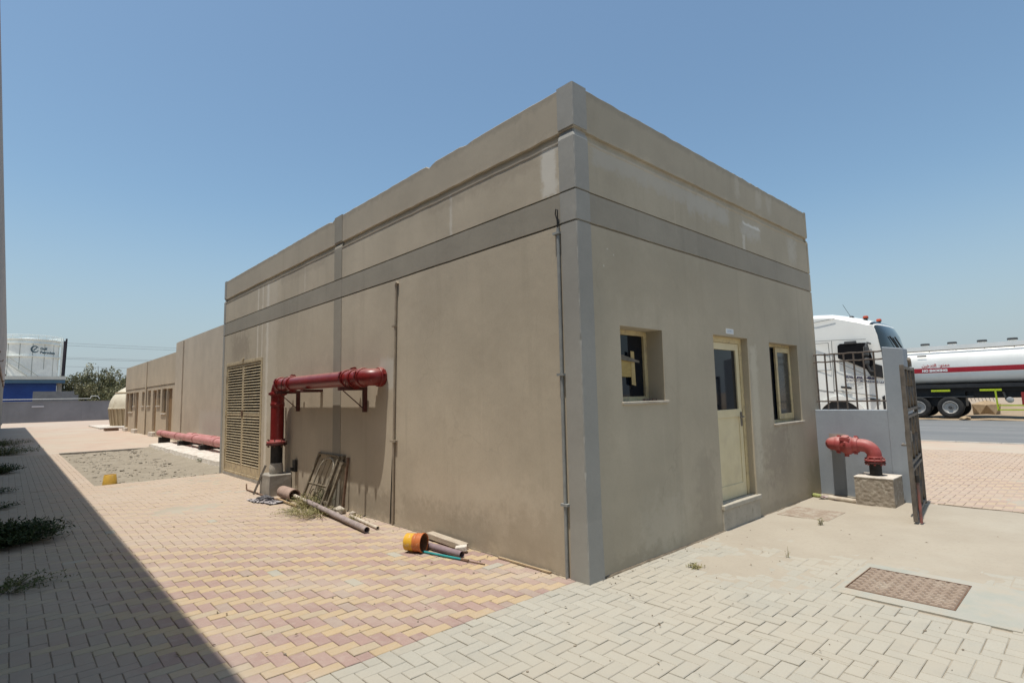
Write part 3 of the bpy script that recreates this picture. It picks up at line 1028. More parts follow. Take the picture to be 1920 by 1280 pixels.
def coupling(c, ax, r, parent, m, ears=(0, 0, 1)):
    """grooved clamp: ring plus two bolt ears"""
    mb = MB()
    mb.lathe([(-.035, r), (-.035, r + .014), (-.022, r + .02), (.022, r + .02), (.035, r + .014), (.035, r)], c, ax, 24, caps=False)
    e = Vector(ears)
    for s_ in (-1, 1):
        p = Vector(c) + e * s_ * (r + .03)
        sd = Vector(ax).cross(e).normalized()
        p = p - e * s_ * .008
        mb.bar(p - sd * .03, p + sd * .03, .042, .034, e)
        mb.tube([p - sd * .05, p + sd * .05], .008, 6)
    return mb.build('coupling', m, parent, smooth=35)


def flange(c, r, th, parent, m, n=8, holes=.8):
    mb = MB().lathe([(0, r), (th, r)], c, (0, 0, 1), 28)
    fl = mb.build('flange', m, parent, smooth=40, bevel=.003)
    return fl


def bolts(c, r, z0, z1, parent, m, n=8, ph=.2):
    for k in range(n):
        a = 2 * math.pi * k / n + ph
        x, y = c[0] + r * math.cos(a), c[1] + r * math.sin(a)
        MB().lathe([(z0, .014), (z0 + .014, .014), (z0 + .014, .007), (z1 - .014, .007), (z1 - .014, .014), (z1, .014)], (x, y, 0), (0, 0, 1), 6).build('bolt', m, parent)


FP = thing('fire_main_pipe', (PX, PY, .36), 'glossy red pipe rising from a concrete plinth and running along the long wall', 'pipe')
bend = .17
MB().tube([(PX, PY, .92), (PX, PY, PZ - bend)], PR, 28).build('riser', M_REDP, FP, smooth=40)
MB().tube(arc((PX, PY - bend, PZ - bend), (0, 1, 0), (0, 0, 1), bend, 10), PR + .003, 28).build('elbow', M_REDP, FP, smooth=40)
MB().tube([(PX, PY - bend, PZ), (PX, 3.64, PZ)], PR, 28).build('run', M_REDP, FP, smooth=40)
MB().tube(arc((PX + .14, 3.64, PZ), (-1, 0, 0), (0, -1, 0), .14, 10), PR + .003, 28).build('elbow', M_REDP, FP, smooth=40)
MB().tube([(PX + .13, 3.50, PZ), (.05, 3.50, PZ)], PR, 28).build('wall_stub', M_REDP, FP, smooth=40)
coupling((PX, PY - bend - .02, PZ), (0, 1, 0), PR, FP, M_REDP, (-.9, 0, .43))
coupling((PX, 6.18, PZ), (0, 1, 0), PR, FP, M_REDP, (0, 0, 1))
coupling((PX, 4.14, PZ), (0, 1, 0), PR, FP, M_REDP, (-.9, 0, .43))
coupling((PX, 3.92, PZ), (0, 1, 0), PR, FP, M_REDP, (-.2, 0, 1))
coupling((PX, 3.67, PZ), (0, 1, 0), PR, FP, M_REDP, (-.95, 0, .3))
coupling((PX + .15, 3.50, PZ), (1, 0, 0), PR, FP, M_REDP, (0, -.9, .43))
coupling((PX, PY, PZ - bend + .01), (0, 0, 1), PR, FP, M_REDP, (-.9, .43, 0))
coupling((PX, PY, PZ - bend - .18), (0, 0, 1), PR - .012, FP, M_REDP, (.3, .95, 0))
fl = flange((PX, PY, .885), .17, .03, FP, M_REDF)
MB().lathe([(0, PR + .02), (.03, PR + .005)], (PX, PY, .915), n=28).build('collar', M_REDF, FP, smooth=40)
flange((PX, PY, .845), .175, .032, FP, M_DKRED)
bolts((PX, PY), .147, .815, .95, FP, M_RUST)
MB().tube([(PX, PY, .34), (PX, PY, .85)], PR - .012, 24).build('lower_pipe', M_BLACK, FP, smooth=40)
MB().lathe([(0, .11), (.03, .115), (.10, .115), (.16, .105), (.18, .10)], (PX, PY, .36), n=24).build('concrete_collar', M_CONC, FP, smooth=40)


def bracket(y, parent, zt, out, drop):
    mb = MB()
    mb.bar((-.002, y, zt), (-out, y, zt), .05, .05)
    mb.bar((-.03, y, zt - .025), (-.03, y, zt - drop), .05, .05)
    mb.bar((-out + .07, y, zt - .03), (-.05, y, zt - drop + .05), .012, .012)
    b = mb.build('bracket', M_DKRED, parent)
    MB().tube([(PX - PR - .006, y, zt + .0)] + [(PX + (PR + .006) * math.cos(a), y, PZ + (PR + .006) * math.sin(a)) for a in [math.pi * (1 - k / 10) for k in range(11)]] + [(PX + PR + .006, y, zt)], .006, 6).build('u_bolt', M_DKRED, b)


bracket(3.96, FP, PZ - PR - .03, .42, .33)
bracket(6.38, FP, PZ - PR - .03, .40, .33)
mb = MB().box(PX - .13, -.002, 5.42, 5.52, PZ - PR - .05, PZ - PR - .006)
mb.build('bracket', M_DKRED, FP)
mb = MB().box(-.05, -.004, 6.42, 6.53, .40, .60).box(-.1, -.05, 6.45, 6.5, .42, .48)
mb.build('valve_box', M_BLACK, FP)
MB().tube([(PX + .11, PY - .12, .36), (PX + .11, PY - .12, .90), (PX + .11, PY - .10, 1.5)], .012, 8).build('sensing_line', M_CONDTAN, FP)

mb = MB()
x0, x1, y0, y1, zt = -.385, -.012, 6.66, 7.14, .355
n = 6
ringsP = []
for z in (-.03, .1, .2, .3, zt - .012, zt):
    e = .012 if z == zt else 0
    ringsP.append([(x0 + e + .006 * nz(z, 1, 1, 9), y0 + e, z), ((x0 + x1) / 2, y0 + e + .006 * nz(z, 3, 2, 8), z), (x1, y0 + e, z), (x1, y1, z), (x0 + e, y1 + .004 * nz(z, 2, 2, 7), z)])
mb.rings(ringsP)
o = mb.build('concrete_plinth', M_CONC, bevel=.008)
tag(o, 'square grey concrete plinth under the glossy red pipe', 'plinth')

# conduits on the wall
o = thing('conduit_pipe', (-.02, 3.19, 0), 'thin beige conduit pipe up the middle of the long wall', 'pipe')
MB().tube([(-.018, 3.215, .01), (-.018, 3.175, 1.5), (-.018, 3.125, 3.09)], .016, 10).build('tube', M_CONDTAN, o, smooth=40)
MB().tube([(-.018, 3.125, 3.09), (-.018, 3.12, 3.12), (-.018, 3.09, 3.14)], .021, 10).build('elbow', M_CONDTAN, o, smooth=40)
for z in (1.05, 2.55):
    MB().box(-.04, 0, 3.125, 3.235 + (.02 if z < 2 else -.03), z, z + .025).build('clip', M_CONDTAN, o)
MB().tube([(-.013, 3.29, .01), (-.012, 3.235, .8), (-.011, 3.2, 1.05)], .007, 8).build('cable', M_BLACK, o)
o = thing('conduit_pipe', (-.02, .21, 0), 'grey conduit pipe with a cable loop beside the corner pilaster', 'pipe')
MB().tube([(-.018, .232, .0), (-.018, .224, 1.5), (-.018, .214, 3.16)], .016, 10).build('tube', M_CONDUIT, o, smooth=40)
for z in (.62, 1.78, 3.1):
    MB().box(-.042, .0, .185, .265, z, z + .022).build('clip', M_CONDUIT, o)
lp = [(-.02, .214, 3.16), (-.022, .218, 3.24), (-.025, .235, 3.30), (-.028, .225, 3.345), (-.028, .205, 3.33), (-.026, .207, 3.26), (-.022, .20, 3.18)]
MB().tube(lp, .006, 6).build('cable', M_BLACK, o)

# ------------------------------------------------------------------ scrap along the long wall
M_CLAY = mat('dusty_clay', (.40, .29, .235), (.33, .235, .19), 12, rough=.9, bump=.003)
M_PVC = mat('dusty_grey_pipe', (.33, .275, .26), (.25, .2, .19), 9, rough=.7, dirt=(.45, .37, .28), dscale=14)
M_PVCW = mat('dusty_white_pipe', (.56, .50, .41), (.45, .38, .30), 12, rough=.8)


def hollow(path, r, wall, n=20):
    """open-ended pipe with a real bore"""
    a, b = Vector(path[0]), Vector(path[1])
    ax = (b - a)
    L = ax.length
    return MB().lathe([(L * .5, r - wall), (0.001, r - wall), (0, r - wall * .5), (0, r), (L, r), (L, r - wall * .5), (L - .001, r - wall), (L * .5, r - wall)], a, ax, n, caps=False)


o = hollow([(-.245, 6.42, .098), (-.255, 5.87, .098)], .098, .016).build('clay_pipe', M_CLAY, smooth=40)
tag(o, 'short thick dusty clay pipe lying by the plinth', 'pipe')
MB().lathe([(0, .07), (.002, .07)], (-.25, 6.16, .098), (0, 1, 0), 16).build('soil_plug', M_JOINT, o)
p0, p1 = Vector((-.235, 6.1, .10)), Vector((-.46, 3.06, .042))
pm = p0.lerp(p1, .28)
o = thing('long_pipe', (-.4, 4.2, 0), 'long grey pipe lying along the wall from the clay pipe, half white with dust', 'pipe')
hollow([p0, pm], .024, .004).build('white_end', M_PVCW, o, smooth=40)
hollow([pm, p1], .037, .005).build('tube', M_PVC, o, smooth=40)
o = hollow([(-.18, 4.06, .022), (-.275, 3.13, .022)], .021, .004).build('thin_pipe', M_PVCW, smooth=40)
tag(o, 'thin whitish pipe lying nearest the wall under the conduit', 'pipe')
o = MB().tube([(-.42, 7.75, .11), (-.43, 7.7, .02), (-.42, 6.6, .014)], .012, 8).tube([(-.42, 6.6, .014), (-.41, 5.5, .016)], .015, 8).build('rusty_rod', M_RUST, smooth=40)
tag(o, 'rusty rod with a bent end lying before the plinth', 'rod')
o = MB().bar((-.41, 6.2, .035), (-.42, 5.35, .02), .035, .02).build('timber_batten', mat('pale_timber', (.45, .32, .19), (.36, .25, .14), 20, rough=.85, stretch=(8, 1, 8)))
tag(o, 'short pale timber batten over the rusty rod', 'timber')
o = MB().bar((-.49, 7.12, .01), (-.335, 7.0, .50), .03, .03).build('leaning_bar', M_STEEL)
tag(o, 'flat steel bar leaning against the concrete plinth', 'bar')

# flattened printed bag with a tangle of straps
t = NT('printed_bag')
c = t.mix(t.ramp(t.noise(26, 3, .5), .46, .52), (.50, .46, .45), (.055, .05, .06))
M_BAG = t.fin(c, .6)
bag = thing('flattened_bag', (-.58, 6.2, 0), 'flattened black and white bag on the pavers before the plinth', 'bag')
mb = sheet(-.76, -.36, 5.86, 6.62, .035, lambda x, y: .012 + .03 * abs(nz(x, y, 2, 5)) + .045 * max(0, nz(x, y, 6, 3)) * sm(-.75, -.5, x), lambda x, y: abs((x + .56) * 1.0 + (y - 6.24) * .28) < .17 + .05 * nz(x, y, 1, 7))
mb.build('sheet', M_BAG, bag, smooth=60, fix=False)
pts = [(-.55 + .09 * math.cos(k * 1.1) * (1 + .3 * math.sin(k * .7)), 6.35 + .13 * math.sin(k * .9), .05 + .02 * math.sin(k * 2.1)) for k in range(22)]
MB().tube(pts, .012, 6).build('strap', mat('dark_strap', (.03, .03, .035), (.2, .19, .2), 30, rough=.7), bag, smooth=60)

# steel grilles leaning on the wall
M_HOOP = mat('pale_dusty_steel', (.40, .36, .29), (.3, .26, .2), 22, rough=.8)
M_GRILLE = mat('dusty_grille_steel', (.13, .105, .075), (.24, .2, .14), 22, rough=.8, dirt=(.06, .045, .035), dscale=30)


def on_lean(u, h, y0, xb, H, xt=-.02):
    """u metres along -y from y0, h up the leaning face that stands out xb at its foot"""
    k = h / H
    L = math.sqrt(max(.01, H * H - (xb + xt) ** 2))
    return (xb * (1 - k) + xt * k, y0 - u, L * k + .015)


def grille(name, y0, w, H, xb, label, arch=True, extra=0.):
    o = thing(name, (xb, y0 - w / 2, 0), label, 'grille')
    P = lambda u, h: on_lean(u, h, y0 - extra * (1 - h / H) * -1, xb, H)
    for u in (0, w):
        MB().bar(P(u, 0), P(u, H), .035, .035, (1, 0, 0)).build('stile', M_GRILLE, o)
    for h in (.02, H * .38, H - .02):
        MB().bar(P(0.02, h), P(w - .02, h), .025, .025, (1, 0, .2)).build('rail', M_GRILLE, o)
    for k in range(1, 5):
        u = w * k / 5
        MB().tube([P(u, .03), P(u, H * .93 if not arch else H * (.82 + .1 * math.sin(math.pi * k / 5)))], .008, 6).build('bar', M_GRILLE, o)
    if arch:
        pts = [P(w * .22, H * .35)] + [P(w * (.5 - .28 * math.cos(a)), H * (.68 + .24 * math.sin(a))) for a in [math.pi * k / 12 for k in range(13)]] + [P(w * .78, H * .35)]
        MB().tube(pts, .013, 8).build('arch_hoop', M_HOOP, o, smooth=60)
        for k, (cu, ch) in enumerate(((.35, .2), (.55, .16), (.68, .24))):
            ring = [P(w * (cu + .09 * math.cos(a)), H * (ch + .1 * math.sin(a))) for a in [2 * math.pi * q / 14 for q in range(15)]]
            MB().tube(ring, .009, 6).build('scroll', M_GRILLE, o, smooth=60)
    return o


grille('steel_grille', 5.46, .86, .80, -.19, 'dusty steel grille with an arched hoop leaning on the long wall', True, .30)
o = thing('steel_grille', (-.2, 4.75, 0), 'pair of plain steel bars of a broken frame leaning before the arched grille', 'grille')
for q, dy in enumerate((0, -.16)):
    MB().bar((-.27 + .02 * q, 4.86 + dy, .01), (-.035, 4.72 + dy * .8, .77 - .06 * q), .04, .04, (1, 0, 0)).build('stile', M_GRILLE, o)
MB().bar((-.04, 4.74, .70), (-.05, 4.55, .68), .03, .03).build('rail', M_GRILLE, o)
MB().bar((-.235, 4.86, .12), (-.22, 4.68, .12), .03, .03).build('rail', M_GRILLE, o)
o = MB().bar((-.09, 4.50, .0), (-.022, 4.47, .77), .03, .03, (1, 0, 0)).build('leaning_bar', M_RUST)
tag(o, 'dark upright steel bar leaning at the conduit side of the grilles', 'bar')

M_LUMP = mat('broken_concrete', (.46, .41, .34), (.36, .31, .25), 14, rough=.95, bump=.01, bscale=40)
rnd = random.Random(5)
for x, y, r, lb in ((-.17, 4.42, .085, 'largest broken concrete lump by the steel bars'), (-.28, 4.26, .06, 'smaller concrete lump before the largest one'), (-.11, 4.15, .05, 'concrete lump against the wall by the thin pipe')):
    mb = MB()
    stone_into(mb, (x, y, r * .5), r, rnd, .75)
    tag(mb.build('concrete_lump', M_LUMP), lb, 'rubble', 'broken concrete lumps')

# bucket, scrap pipes, rods by the near end
BK = thing('paint_bucket', (-.46, 1.9, 0), 'orange and yellow paint bucket lying on its side by the wall', 'bucket')
M_BUCK = NT('bucket_plastic')
t = M_BUCK
ax = Vector((.47, -.88, 0)).normalized()
c0 = Vector((-.535, 2.035, .098))
BS = .78
dp = t.n('VectorMath', operation='DOT_PRODUCT')
sb = t.n('VectorMath', operation='SUBTRACT')
t.l(t.pos(), sb.inputs[0])
sb.inputs[1].default_value = c0
t.l(sb.outputs[0], dp.inputs[0])
dp.inputs[1].default_value = ax
d_ = t.math('ADD', dp.outputs['Value'], t.math('MULTIPLY', t.math('SUBTRACT', t.noise(14, 3), .5), .05))
c = t.mix(t.ramp(d_, .09, .105), (.66, .37, .035), (.50, .155, .05))
c = t.mix(t.ramp(t.noise(20, 5, .7), .56, .66, 0, .8), c, (.62, .46, .30))
M_BUCK = t.fin(c, .45)
mb = MB().lathe([(p * BS, q * BS) for p, q in [(.01, 0.001), (.01, .10), (.0, .104), (.0, .112), (.15, .117), (.16, .123), (.175, .123), (.18, .118), (.235, .122), (.24, .130), (.262, .130), (.262, .118), (.03, .106), (.025, .001)]], c0, ax, 36, caps=False)
mb.build('shell', M_BUCK, BK, smooth=35)
MB().lathe([(p * BS, q * BS) for p, q in [(.03, .105), (.25, .1165), (.25, .116), (.03, .1045)]], c0, ax, 30, caps=False).build('lining', mat('bucket_residue', (.13, .065, .035), (.2, .1, .05), 20, rough=.7), BK, smooth=35)
o = hollow([(-.33, 1.98, .035), (-.29, 1.40, .035)], .034, .004).build('pipe_offcut', mat('mauve_pipe', (.27, .20, .215), (.21, .155, .16), 10, rough=.6), smooth=40)
tag(o, 'mauve pipe offcut lying in front of the bucket mouth', 'pipe')
o = thing('handle_rod', (-.4, 1.4, 0), 'turquoise rod with a rusty tip on the pavers by the bucket', 'rod')
MB().tube([(-.455, 1.85, .014), (-.345, 1.34, .014)], .012, 10).build('shaft', mat('turquoise_paint', (.045, .31, .30), (.03, .24, .25), 10, rough=.4), o, smooth=40)
MB().tube([(-.345, 1.34, .014), (-.325, 1.25, .012)], .014, 8).build('ferrule', M_RUST, o)
MB().tube([(-.325, 1.25, .010), (-.275, 1.06, .007)], .006, 8).build('tip', M_RUST, o)
o = MB().bar((-.085, 2.28, .05), (-.10, 1.60, .038), .10, .06).build('timber_plank', mat('grey_timber', (.48, .42, .34), (.37, .31, .24), 16, rough=.9, stretch=(6, .6, 6)), bevel=.006)
tag(o, 'grey weathered plank lying against the wall behind the bucket', 'timber')
mb = MB().bar((-.22, 1.60, .035), (-.13, 1.52, .05), .09, .055)
o = mb.build('concrete_offcut', M_CONCW, bevel=.008)
tag(o, 'broken white block at the end of the plank', 'rubble')
o = MB().bar((-.045, 1.12, .012), (-.03, .42, .010), .022, .014).build('timber_strip', mat('thin_lath', (.42, .32, .2), (.33, .24, .15), 16, rough=.9))
tag(o, 'thin wooden strip along the foot of the wall near the corner', 'timber')

# yellow bucket bit on the broken ground
yb = MB().lathe([(0, .125), (.0, .13), (.20, .105), (.205, .10), (.19, .098), (.01, .122)], (-2.10, 10.98, -.02), (0, 0, 1), 30, caps=False)
o = yb.build('yellow_tub', mat('yellow_plastic', (.60, .38, .07), (.52, .32, .06), 8, rough=.45, dirt=(.5, .4, .24), dscale=14), smooth=40)
tag(o, 'upturned yellow plastic tub at the edge of the broken ground', 'tub')
MB().lathe([(0, .001), (0, .10)], (-2.10, 10.98, .17), (0, 0, 1), 30, caps=False).build('base', o.data.materials[0], o)

# ------------------------------------------------------------------ slab and pink pipes by the annex
rnd = random.Random(4)
mb = MB()
NX, NY = 8, 60
for j in range(NY + 1):
    yy = 11.5 + (21.85 - 11.5) * j / NY
    e = .30 + .07 * nz(yy, 1, 1, 2.2) + .04 * nz(yy, 4, 1, 9)
    row = [(e - .05, yy, -.12), (e + .015 * nz(yy, 7, 2, 8), yy, .02)]
    for i in range(NX):
        x = e + .02 + (1.72 - e) * i / (NX - 1)
        row.append((x, yy, .135 + .02 * nz(x, yy, 1, 3) + .014 * nz(x, yy, 6, 9) - (.03 if i == 0 else 0)))
    row.append((1.74, yy, -.12))
    mb.v += row
    n = len(row)
    if j:
        for i in range(n - 1):
            a = (j - 1) * n + i
            mb.f.append((a, a + 1, a + n + 1, a + n))
mb.f.append(tuple(range(n)))
mb.f.append(tuple(range(NY * n, NY * n + n)))
o = mb.build('concrete_slab', M_CONCW, smooth=50)
tag(o, 'long rough whitish concrete slab beside the plain annex', 'slab')


def pink_pipe(x, z, y0, y1, lb):
    o = thing('pink_pipe', (x, (y0 + y1) / 2, .13), lb, 'pipe', 'faded pink pipes on the slab')
    hollow([(x, y1, z), (x, y0, z)], .125, .01, 24).build('tube', M_PINKP, o, smooth=40)
    for k in range(int((y1 - y0) / 2.6) + 1):
        yy = y1 - .8 - 2.6 * k
        if yy > y0:
            MB().lathe([(-.05, .126), (-.05, .14), (.05, .14), (.05, .126)], (x, yy, z), (0, 1, 0), 24, caps=False).build('coupling', M_PINKP, o, smooth=40)
    return o


pink_pipe(1.0, .42, 11.6, 23.9, 'faded pink pipe on blocks over the slab, outer one of two')
pink_pipe(1.38, .40, 11.6, 20.6, 'faded pink pipe between the outer pipe and the annex wall')
for k, yy in enumerate((13.2, 16.6, 19.6, 23.0)):
    z0_ = .1 if yy < 21.8 else -.01
    o = MB().box(.82, 1.62 if yy < 20 else 1.2, yy - .12, yy + .12, z0_, .285).build('support_block', M_BLACK)
    tag(o, 'dark support block under the pink pipes, number %s from the louvred door' % ('one', 'two', 'three', 'four')[k], 'block', 'support blocks under the pink pipes')

# ------------------------------------------------------------------ weeds
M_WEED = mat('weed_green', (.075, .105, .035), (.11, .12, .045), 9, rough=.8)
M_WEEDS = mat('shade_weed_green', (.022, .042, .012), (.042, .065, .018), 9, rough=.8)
M_DRY = mat('dry_weed', (.30, .255, .12), (.21, .20, .085), 9, rough=.85)


def weed(name, c, spread, h, n, m, label, group=None, lean=0., leaf=.03):
    rnd = random.Random(int(abs(c[0] * 977 + c[1] * 131)))
    mb = MB()
    for k in range(n):
        a = rnd.uniform(0, 6.28)
        r = spread * math.sqrt(rnd.random())
        b = Vector((c[0] + r * .35 * math.cos(a), c[1] + r * .35 * math.sin(a), c[2]))
        hh = h * rnd.uniform(.35, 1.) * (1 - .5 * r / spread)
        tip = Vector((c[0] + r * math.cos(a) + lean * rnd.random(), c[1] + r * math.sin(a), c[2] + hh))
        mid = b.lerp(tip, .55) + Vector((0, 0, hh * .25))
        sd = (tip - b).cross(Vector((0, 0, 1)))
        sd = (sd.normalized() if sd.length > 1e-4 else Vector((1, 0, 0))) * .0035
        mb.quad(b - sd, b + sd, mid + sd * .7, mid - sd * .7)
        mb.quad(mid - sd * .7, mid + sd * .7, tip + sd * .2, tip - sd * .2)
        for q in range(rnd.randint(3, 7)):
            p = b.lerp(mid, rnd.uniform(.2, 1)) if rnd.random() < .4 else mid.lerp(tip, rnd.random())
            d = Vector((rnd.uniform(-1, 1), rnd.uniform(-1, 1), rnd.uniform(-.2, .8))).normalized() * leaf * rnd.uniform(.6, 1.5)
            w_ = d.cross(Vector((rnd.uniform(-1, 1), rnd.uniform(-1, 1), 1))).normalized() * leaf * .22
            mb.quad(p, p + d * .5 + w_, p + d, p + d * .5 - w_)
    o = mb.build(name, m, fix=False)
    return tag(o, label, 'weed', group)


WS = 'weeds in the shade of the tall building'
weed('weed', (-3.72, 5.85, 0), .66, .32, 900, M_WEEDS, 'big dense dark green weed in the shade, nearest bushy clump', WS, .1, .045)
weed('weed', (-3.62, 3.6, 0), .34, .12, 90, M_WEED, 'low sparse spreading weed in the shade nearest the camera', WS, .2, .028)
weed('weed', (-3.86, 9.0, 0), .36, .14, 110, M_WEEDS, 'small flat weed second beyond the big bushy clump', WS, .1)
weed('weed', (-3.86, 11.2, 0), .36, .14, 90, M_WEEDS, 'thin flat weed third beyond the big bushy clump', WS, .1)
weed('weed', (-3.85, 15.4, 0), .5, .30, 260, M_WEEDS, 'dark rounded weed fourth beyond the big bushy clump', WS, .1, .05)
weed('weed', (-3.7, 22.5, 0), .8, .45, 260, M_WEED, 'straggly weed with tall stems far along the shaded wall', WS, .3, .05)
weed('weed', (-3.75, 29.0, 0), .9, .4, 200, M_WEED, 'last straggly weed far along the shaded wall', WS, .3, .05)
weed('weed', (-.42, 4.55, 0), .45, .16, 150, M_DRY, 'dry yellowish weed creeping over the long grey pipe', None, -.1, .022)
weed('weed', (-.30, 5.25, 0), .38, .26, 150, M_DRY, 'dry green weed climbing at the foot of the arched grille', None, 0, .025)
weed('weed', (-.52, 4.9, 0), .42, .10, 130, M_DRY, 'flat straw coloured weed spreading over the pavers before the grille', None, -.1, .02)
weed('weed', (-.2, 3.9, 0), .2, .08, 50, M_DRY, 'small dry weed around the concrete lumps', None, -.05, .02)
weed('weed', (-.16, 5.0, 0), .2, .42, 60, M_WEED, 'thin green weed growing up through the arched grille', None, 0, .02)
weed('weed', (3.445, -.70, 0), .035, .12, 12, M_DRY, 'tiny reddish weed sprouting before the far cover plate', None, 0, .02)
weed('weed', (1.88, -.905, 0), .03, .14, 5, M_DRY, 'single dry stalk on the sand before the door', None, .02, .012)
weed('weed', (1.02, -.42, 0), .09, .035, 30, M_DRY, 'flat withered weed between pavers under the small window', None, 0, .02)
weed('weed', (.35, 14.0, 0.02), .22, .12, 50, M_WEED, 'little green weed by the rough concrete slab', None, 0, .03)
rnd = random.Random(21)
mb = MB()
for k in range(60):
    x, y = rnd.uniform(-2.9, -.3), rnd.uniform(.4, 7)
    if k % 2:
        x, y = rnd.uniform(-1, 3.5), rnd.uniform(-1.9, -.1)
    a = rnd.uniform(0, 3.14)
    l = rnd.uniform(.015, .05)
    d = Vector((math.cos(a), math.sin(a), 0)) * l
    w_ = Vector((-d.y, d.x, 0)) * rnd.uniform(.06, .25)
    p = Vector((x, y, .010))
    mb.quad(p, p + d * .5 + w_ + Vector((0, 0, .006)), p + d, p + d * .5 - w_)
o = mb.build('litter', mat('dry_leaf', (.14, .10, .06), (.22, .16, .09), 12, rough=.9), fix=False)
tag(o, 'dry twigs and leaf scraps strewn over the pavers', 'litter', kind='stuff')

# ------------------------------------------------------------------ cover plates
M_COVER = mat('rusty_cover_plate', (.20, .15, .115), (.165, .12, .09), 9, rough=.85, dirt=(.30, .25, .195), dscale=5, dlo=.5, dhi=.75)
M_TREAD = mat('worn_tread', (.35, .275, .215), (.30, .23, .175), 9, rough=.8, dirt=(.4, .34, .27), dscale=5, dlo=.5, dhi=.75)
M_PATCH = mat('greenish_concrete', (.34, .345, .30), (.385, .37, .32), 3, rough=.94, bump=.004, bscale=40, dirt=(.40, .36, .29), dscale=4, dlo=.4, dhi=.7)
ps = MB().box(1.20, 1.345, -2.62, -1.50, -.03, .006).box(2.055, 2.18, -2.62, -1.50, -.03, .006).box(1.345, 2.055, -2.62, -2.258, -.03, .006).box(1.345, 2.055, -1.548, -1.50, -.03, .006).build('concrete_surround', M_PATCH)
tag(ps, 'pale greenish concrete surround of the large cover plate', 'concrete')
cv = thing('cover_plate', (1.7, -1.9, 0), 'large rusty treaded cover plate in front of the gate', 'cover')
MB().box(1.36, 2.04, -2.245, -1.56, -.02, .004).build('plate', M_COVER, cv)
mb = MB()
for i in range(16):
    for j in range(10):
        x = 1.385 + .0415 * i
        y = -2.215 + .0695 * j + (.0 if i % 2 else .02)
        if x > 2.02 or y > -1.58:
            continue
        mb.rings([[(x - .014, y - .027, .004), (x + .014, y - .027, .004), (x + .014, y + .027, .004), (x - .014, y + .027, .004)],
                  [(x - .010, y - .022, .012), (x + .010, y - .022, .012), (x + .010, y + .022, .012), (x - .010, y + .022, .012)]], cap0=False)
tag(mb.build('tread', M_TREAD, cv, fix=False), kind='stuff')
mb = MB().box(1.346, 1.357, -2.257, -1.549, -.02, .008).box(2.043, 2.054, -2.257, -1.549, -.02, .008).box(1.357, 2.043, -2.257, -2.248, -.02, .008).box(1.357, 2.043, -1.557, -1.549, -.02, .008)
mb.build('frame', M_RUST, cv)
cv = thing('cover_plate', (4.0, -.4, 0), 'dusty smooth cover plate by the foot of the end wall', 'cover')
M_COVER2 = mat('dusty_cover_plate', (.32, .255, .195), (.27, .21, .16), 14, rough=.92, dirt=(.38, .33, .265), dscale=7, dlo=.4, dhi=.65)
MB().box(3.70, 4.36, -.69, -.09, -.02, .010).build('plate', M_COVER2, cv)
mb = MB()
for i in range(14):
    for j in range(12):
        x, y = 3.73 + .046 * i, -.66 + .048 * j + (.01 if i % 2 else 0)
        mb.rings([[(x - .012, y - .012, .010), (x + .012, y - .012, .010), (x + .012, y + .012, .010), (x - .012, y + .012, .010)],
                  [(x - .007, y - .007, .014), (x + .007, y - .007, .014), (x + .007, y + .007, .014), (x - .007, y + .007, .014)]], cap0=False)
tag(mb.build('tread', M_COVER2, cv, fix=False), kind='stuff')

# things left on the small window's sill and stuck on its glass
M_CARD = mat('yellowed_card', (.46, .34, .13), (.36, .26, .10), 6, rough=.85, stretch=(1, 1, 5))
o = thing('cardboard', (.83, .19, 1.75), 'torn yellow cardboard fixed across the small window', 'cardboard')
mb = MB()
mb.prism([(.66, .192, 1.78), (1.03, .190, 1.775), (1.035, .188, 1.96), (.66, .190, 1.985)], (0, .005, 0))
mb.build('sheet', M_CARD, o)
mb = MB().prism([(1.015, .186, 1.70), (1.085, .186, 1.685), (1.065, .18, 2.04), (1.01, .184, 2.045)], (0, .004, 0))
mb.build('strip', mat('card_edge', (.52, .41, .2), (.44, .33, .15), 8, rough=.85), o)
mb = MB().prism([(.70, .178, 1.975), (.85, .17, 2.0), (1.13, .165, 1.945), (1.14, .168, 1.925), (.88, .17, 1.945)], (0, .012, 0))
mb.build('rag_strip', mat('grey_rag', (.12, .11, .09), (.2, .18, .15), 20, rough=.9), o)
rnd = random.Random(9)
mb = MB()
for k in range(7):
    stone_into(mb, (1.06 + .035 * k + rnd.uniform(-.01, .01), .05 + rnd.uniform(-.03, .06), LW[2] + .015), rnd.uniform(.012, .022), rnd, .7)
o = mb.build('sill_rubbish', mat('sill_rubbish', (.12, .05, .045), (.25, .2, .17), 30, rough=.8), fix=False)
tag(o, 'small dark rubbish heap on the small window sill', 'debris', kind='stuff')
# ------------------------------------------------------------------ grey wall with railing, pillar and gate
GX = 5.62
GW = thing('grey_wall', (GX + .1, -.5, 0), 'low grey painted wall with pillar joining the end of the building', 'wall')
MB().box(GX, GX + .2, -.962, .02, -.1, 1.29).build('wall_panel', M_GREYW, GW, bevel=.008)
mb = MB()
mb.hexa([(GX - .012, -1.215, -.1), (GX + .25, -1.215, -.1), (GX + .25, -.958, -.1), (GX - .012, -.958, -.1),
         (GX - .012, -1.215, 2.165), (GX + .25, -1.215, 2.165), (GX + .25, -.958, 2.205), (GX - .012, -.958, 2.205)])
mb.build('pillar', M_GREYW, GW, bevel=.012)
RL = thing('railing', (GX + .1, -.5, 1.29), 'brown steel railing on top of the low grey wall', 'railing')
rx = GX + .1
for z in (2.15, 2.035, 1.42):
    mb = MB()
    pts = [(rx, .0 - .0625 * k, z + (.004 * math.sin(k * 1.7) if z > 1.5 else 0)) for k in range(16)]
    mb.tube(pts, .0115, 6)
    mb.build('rail', M_RAIL, RL)
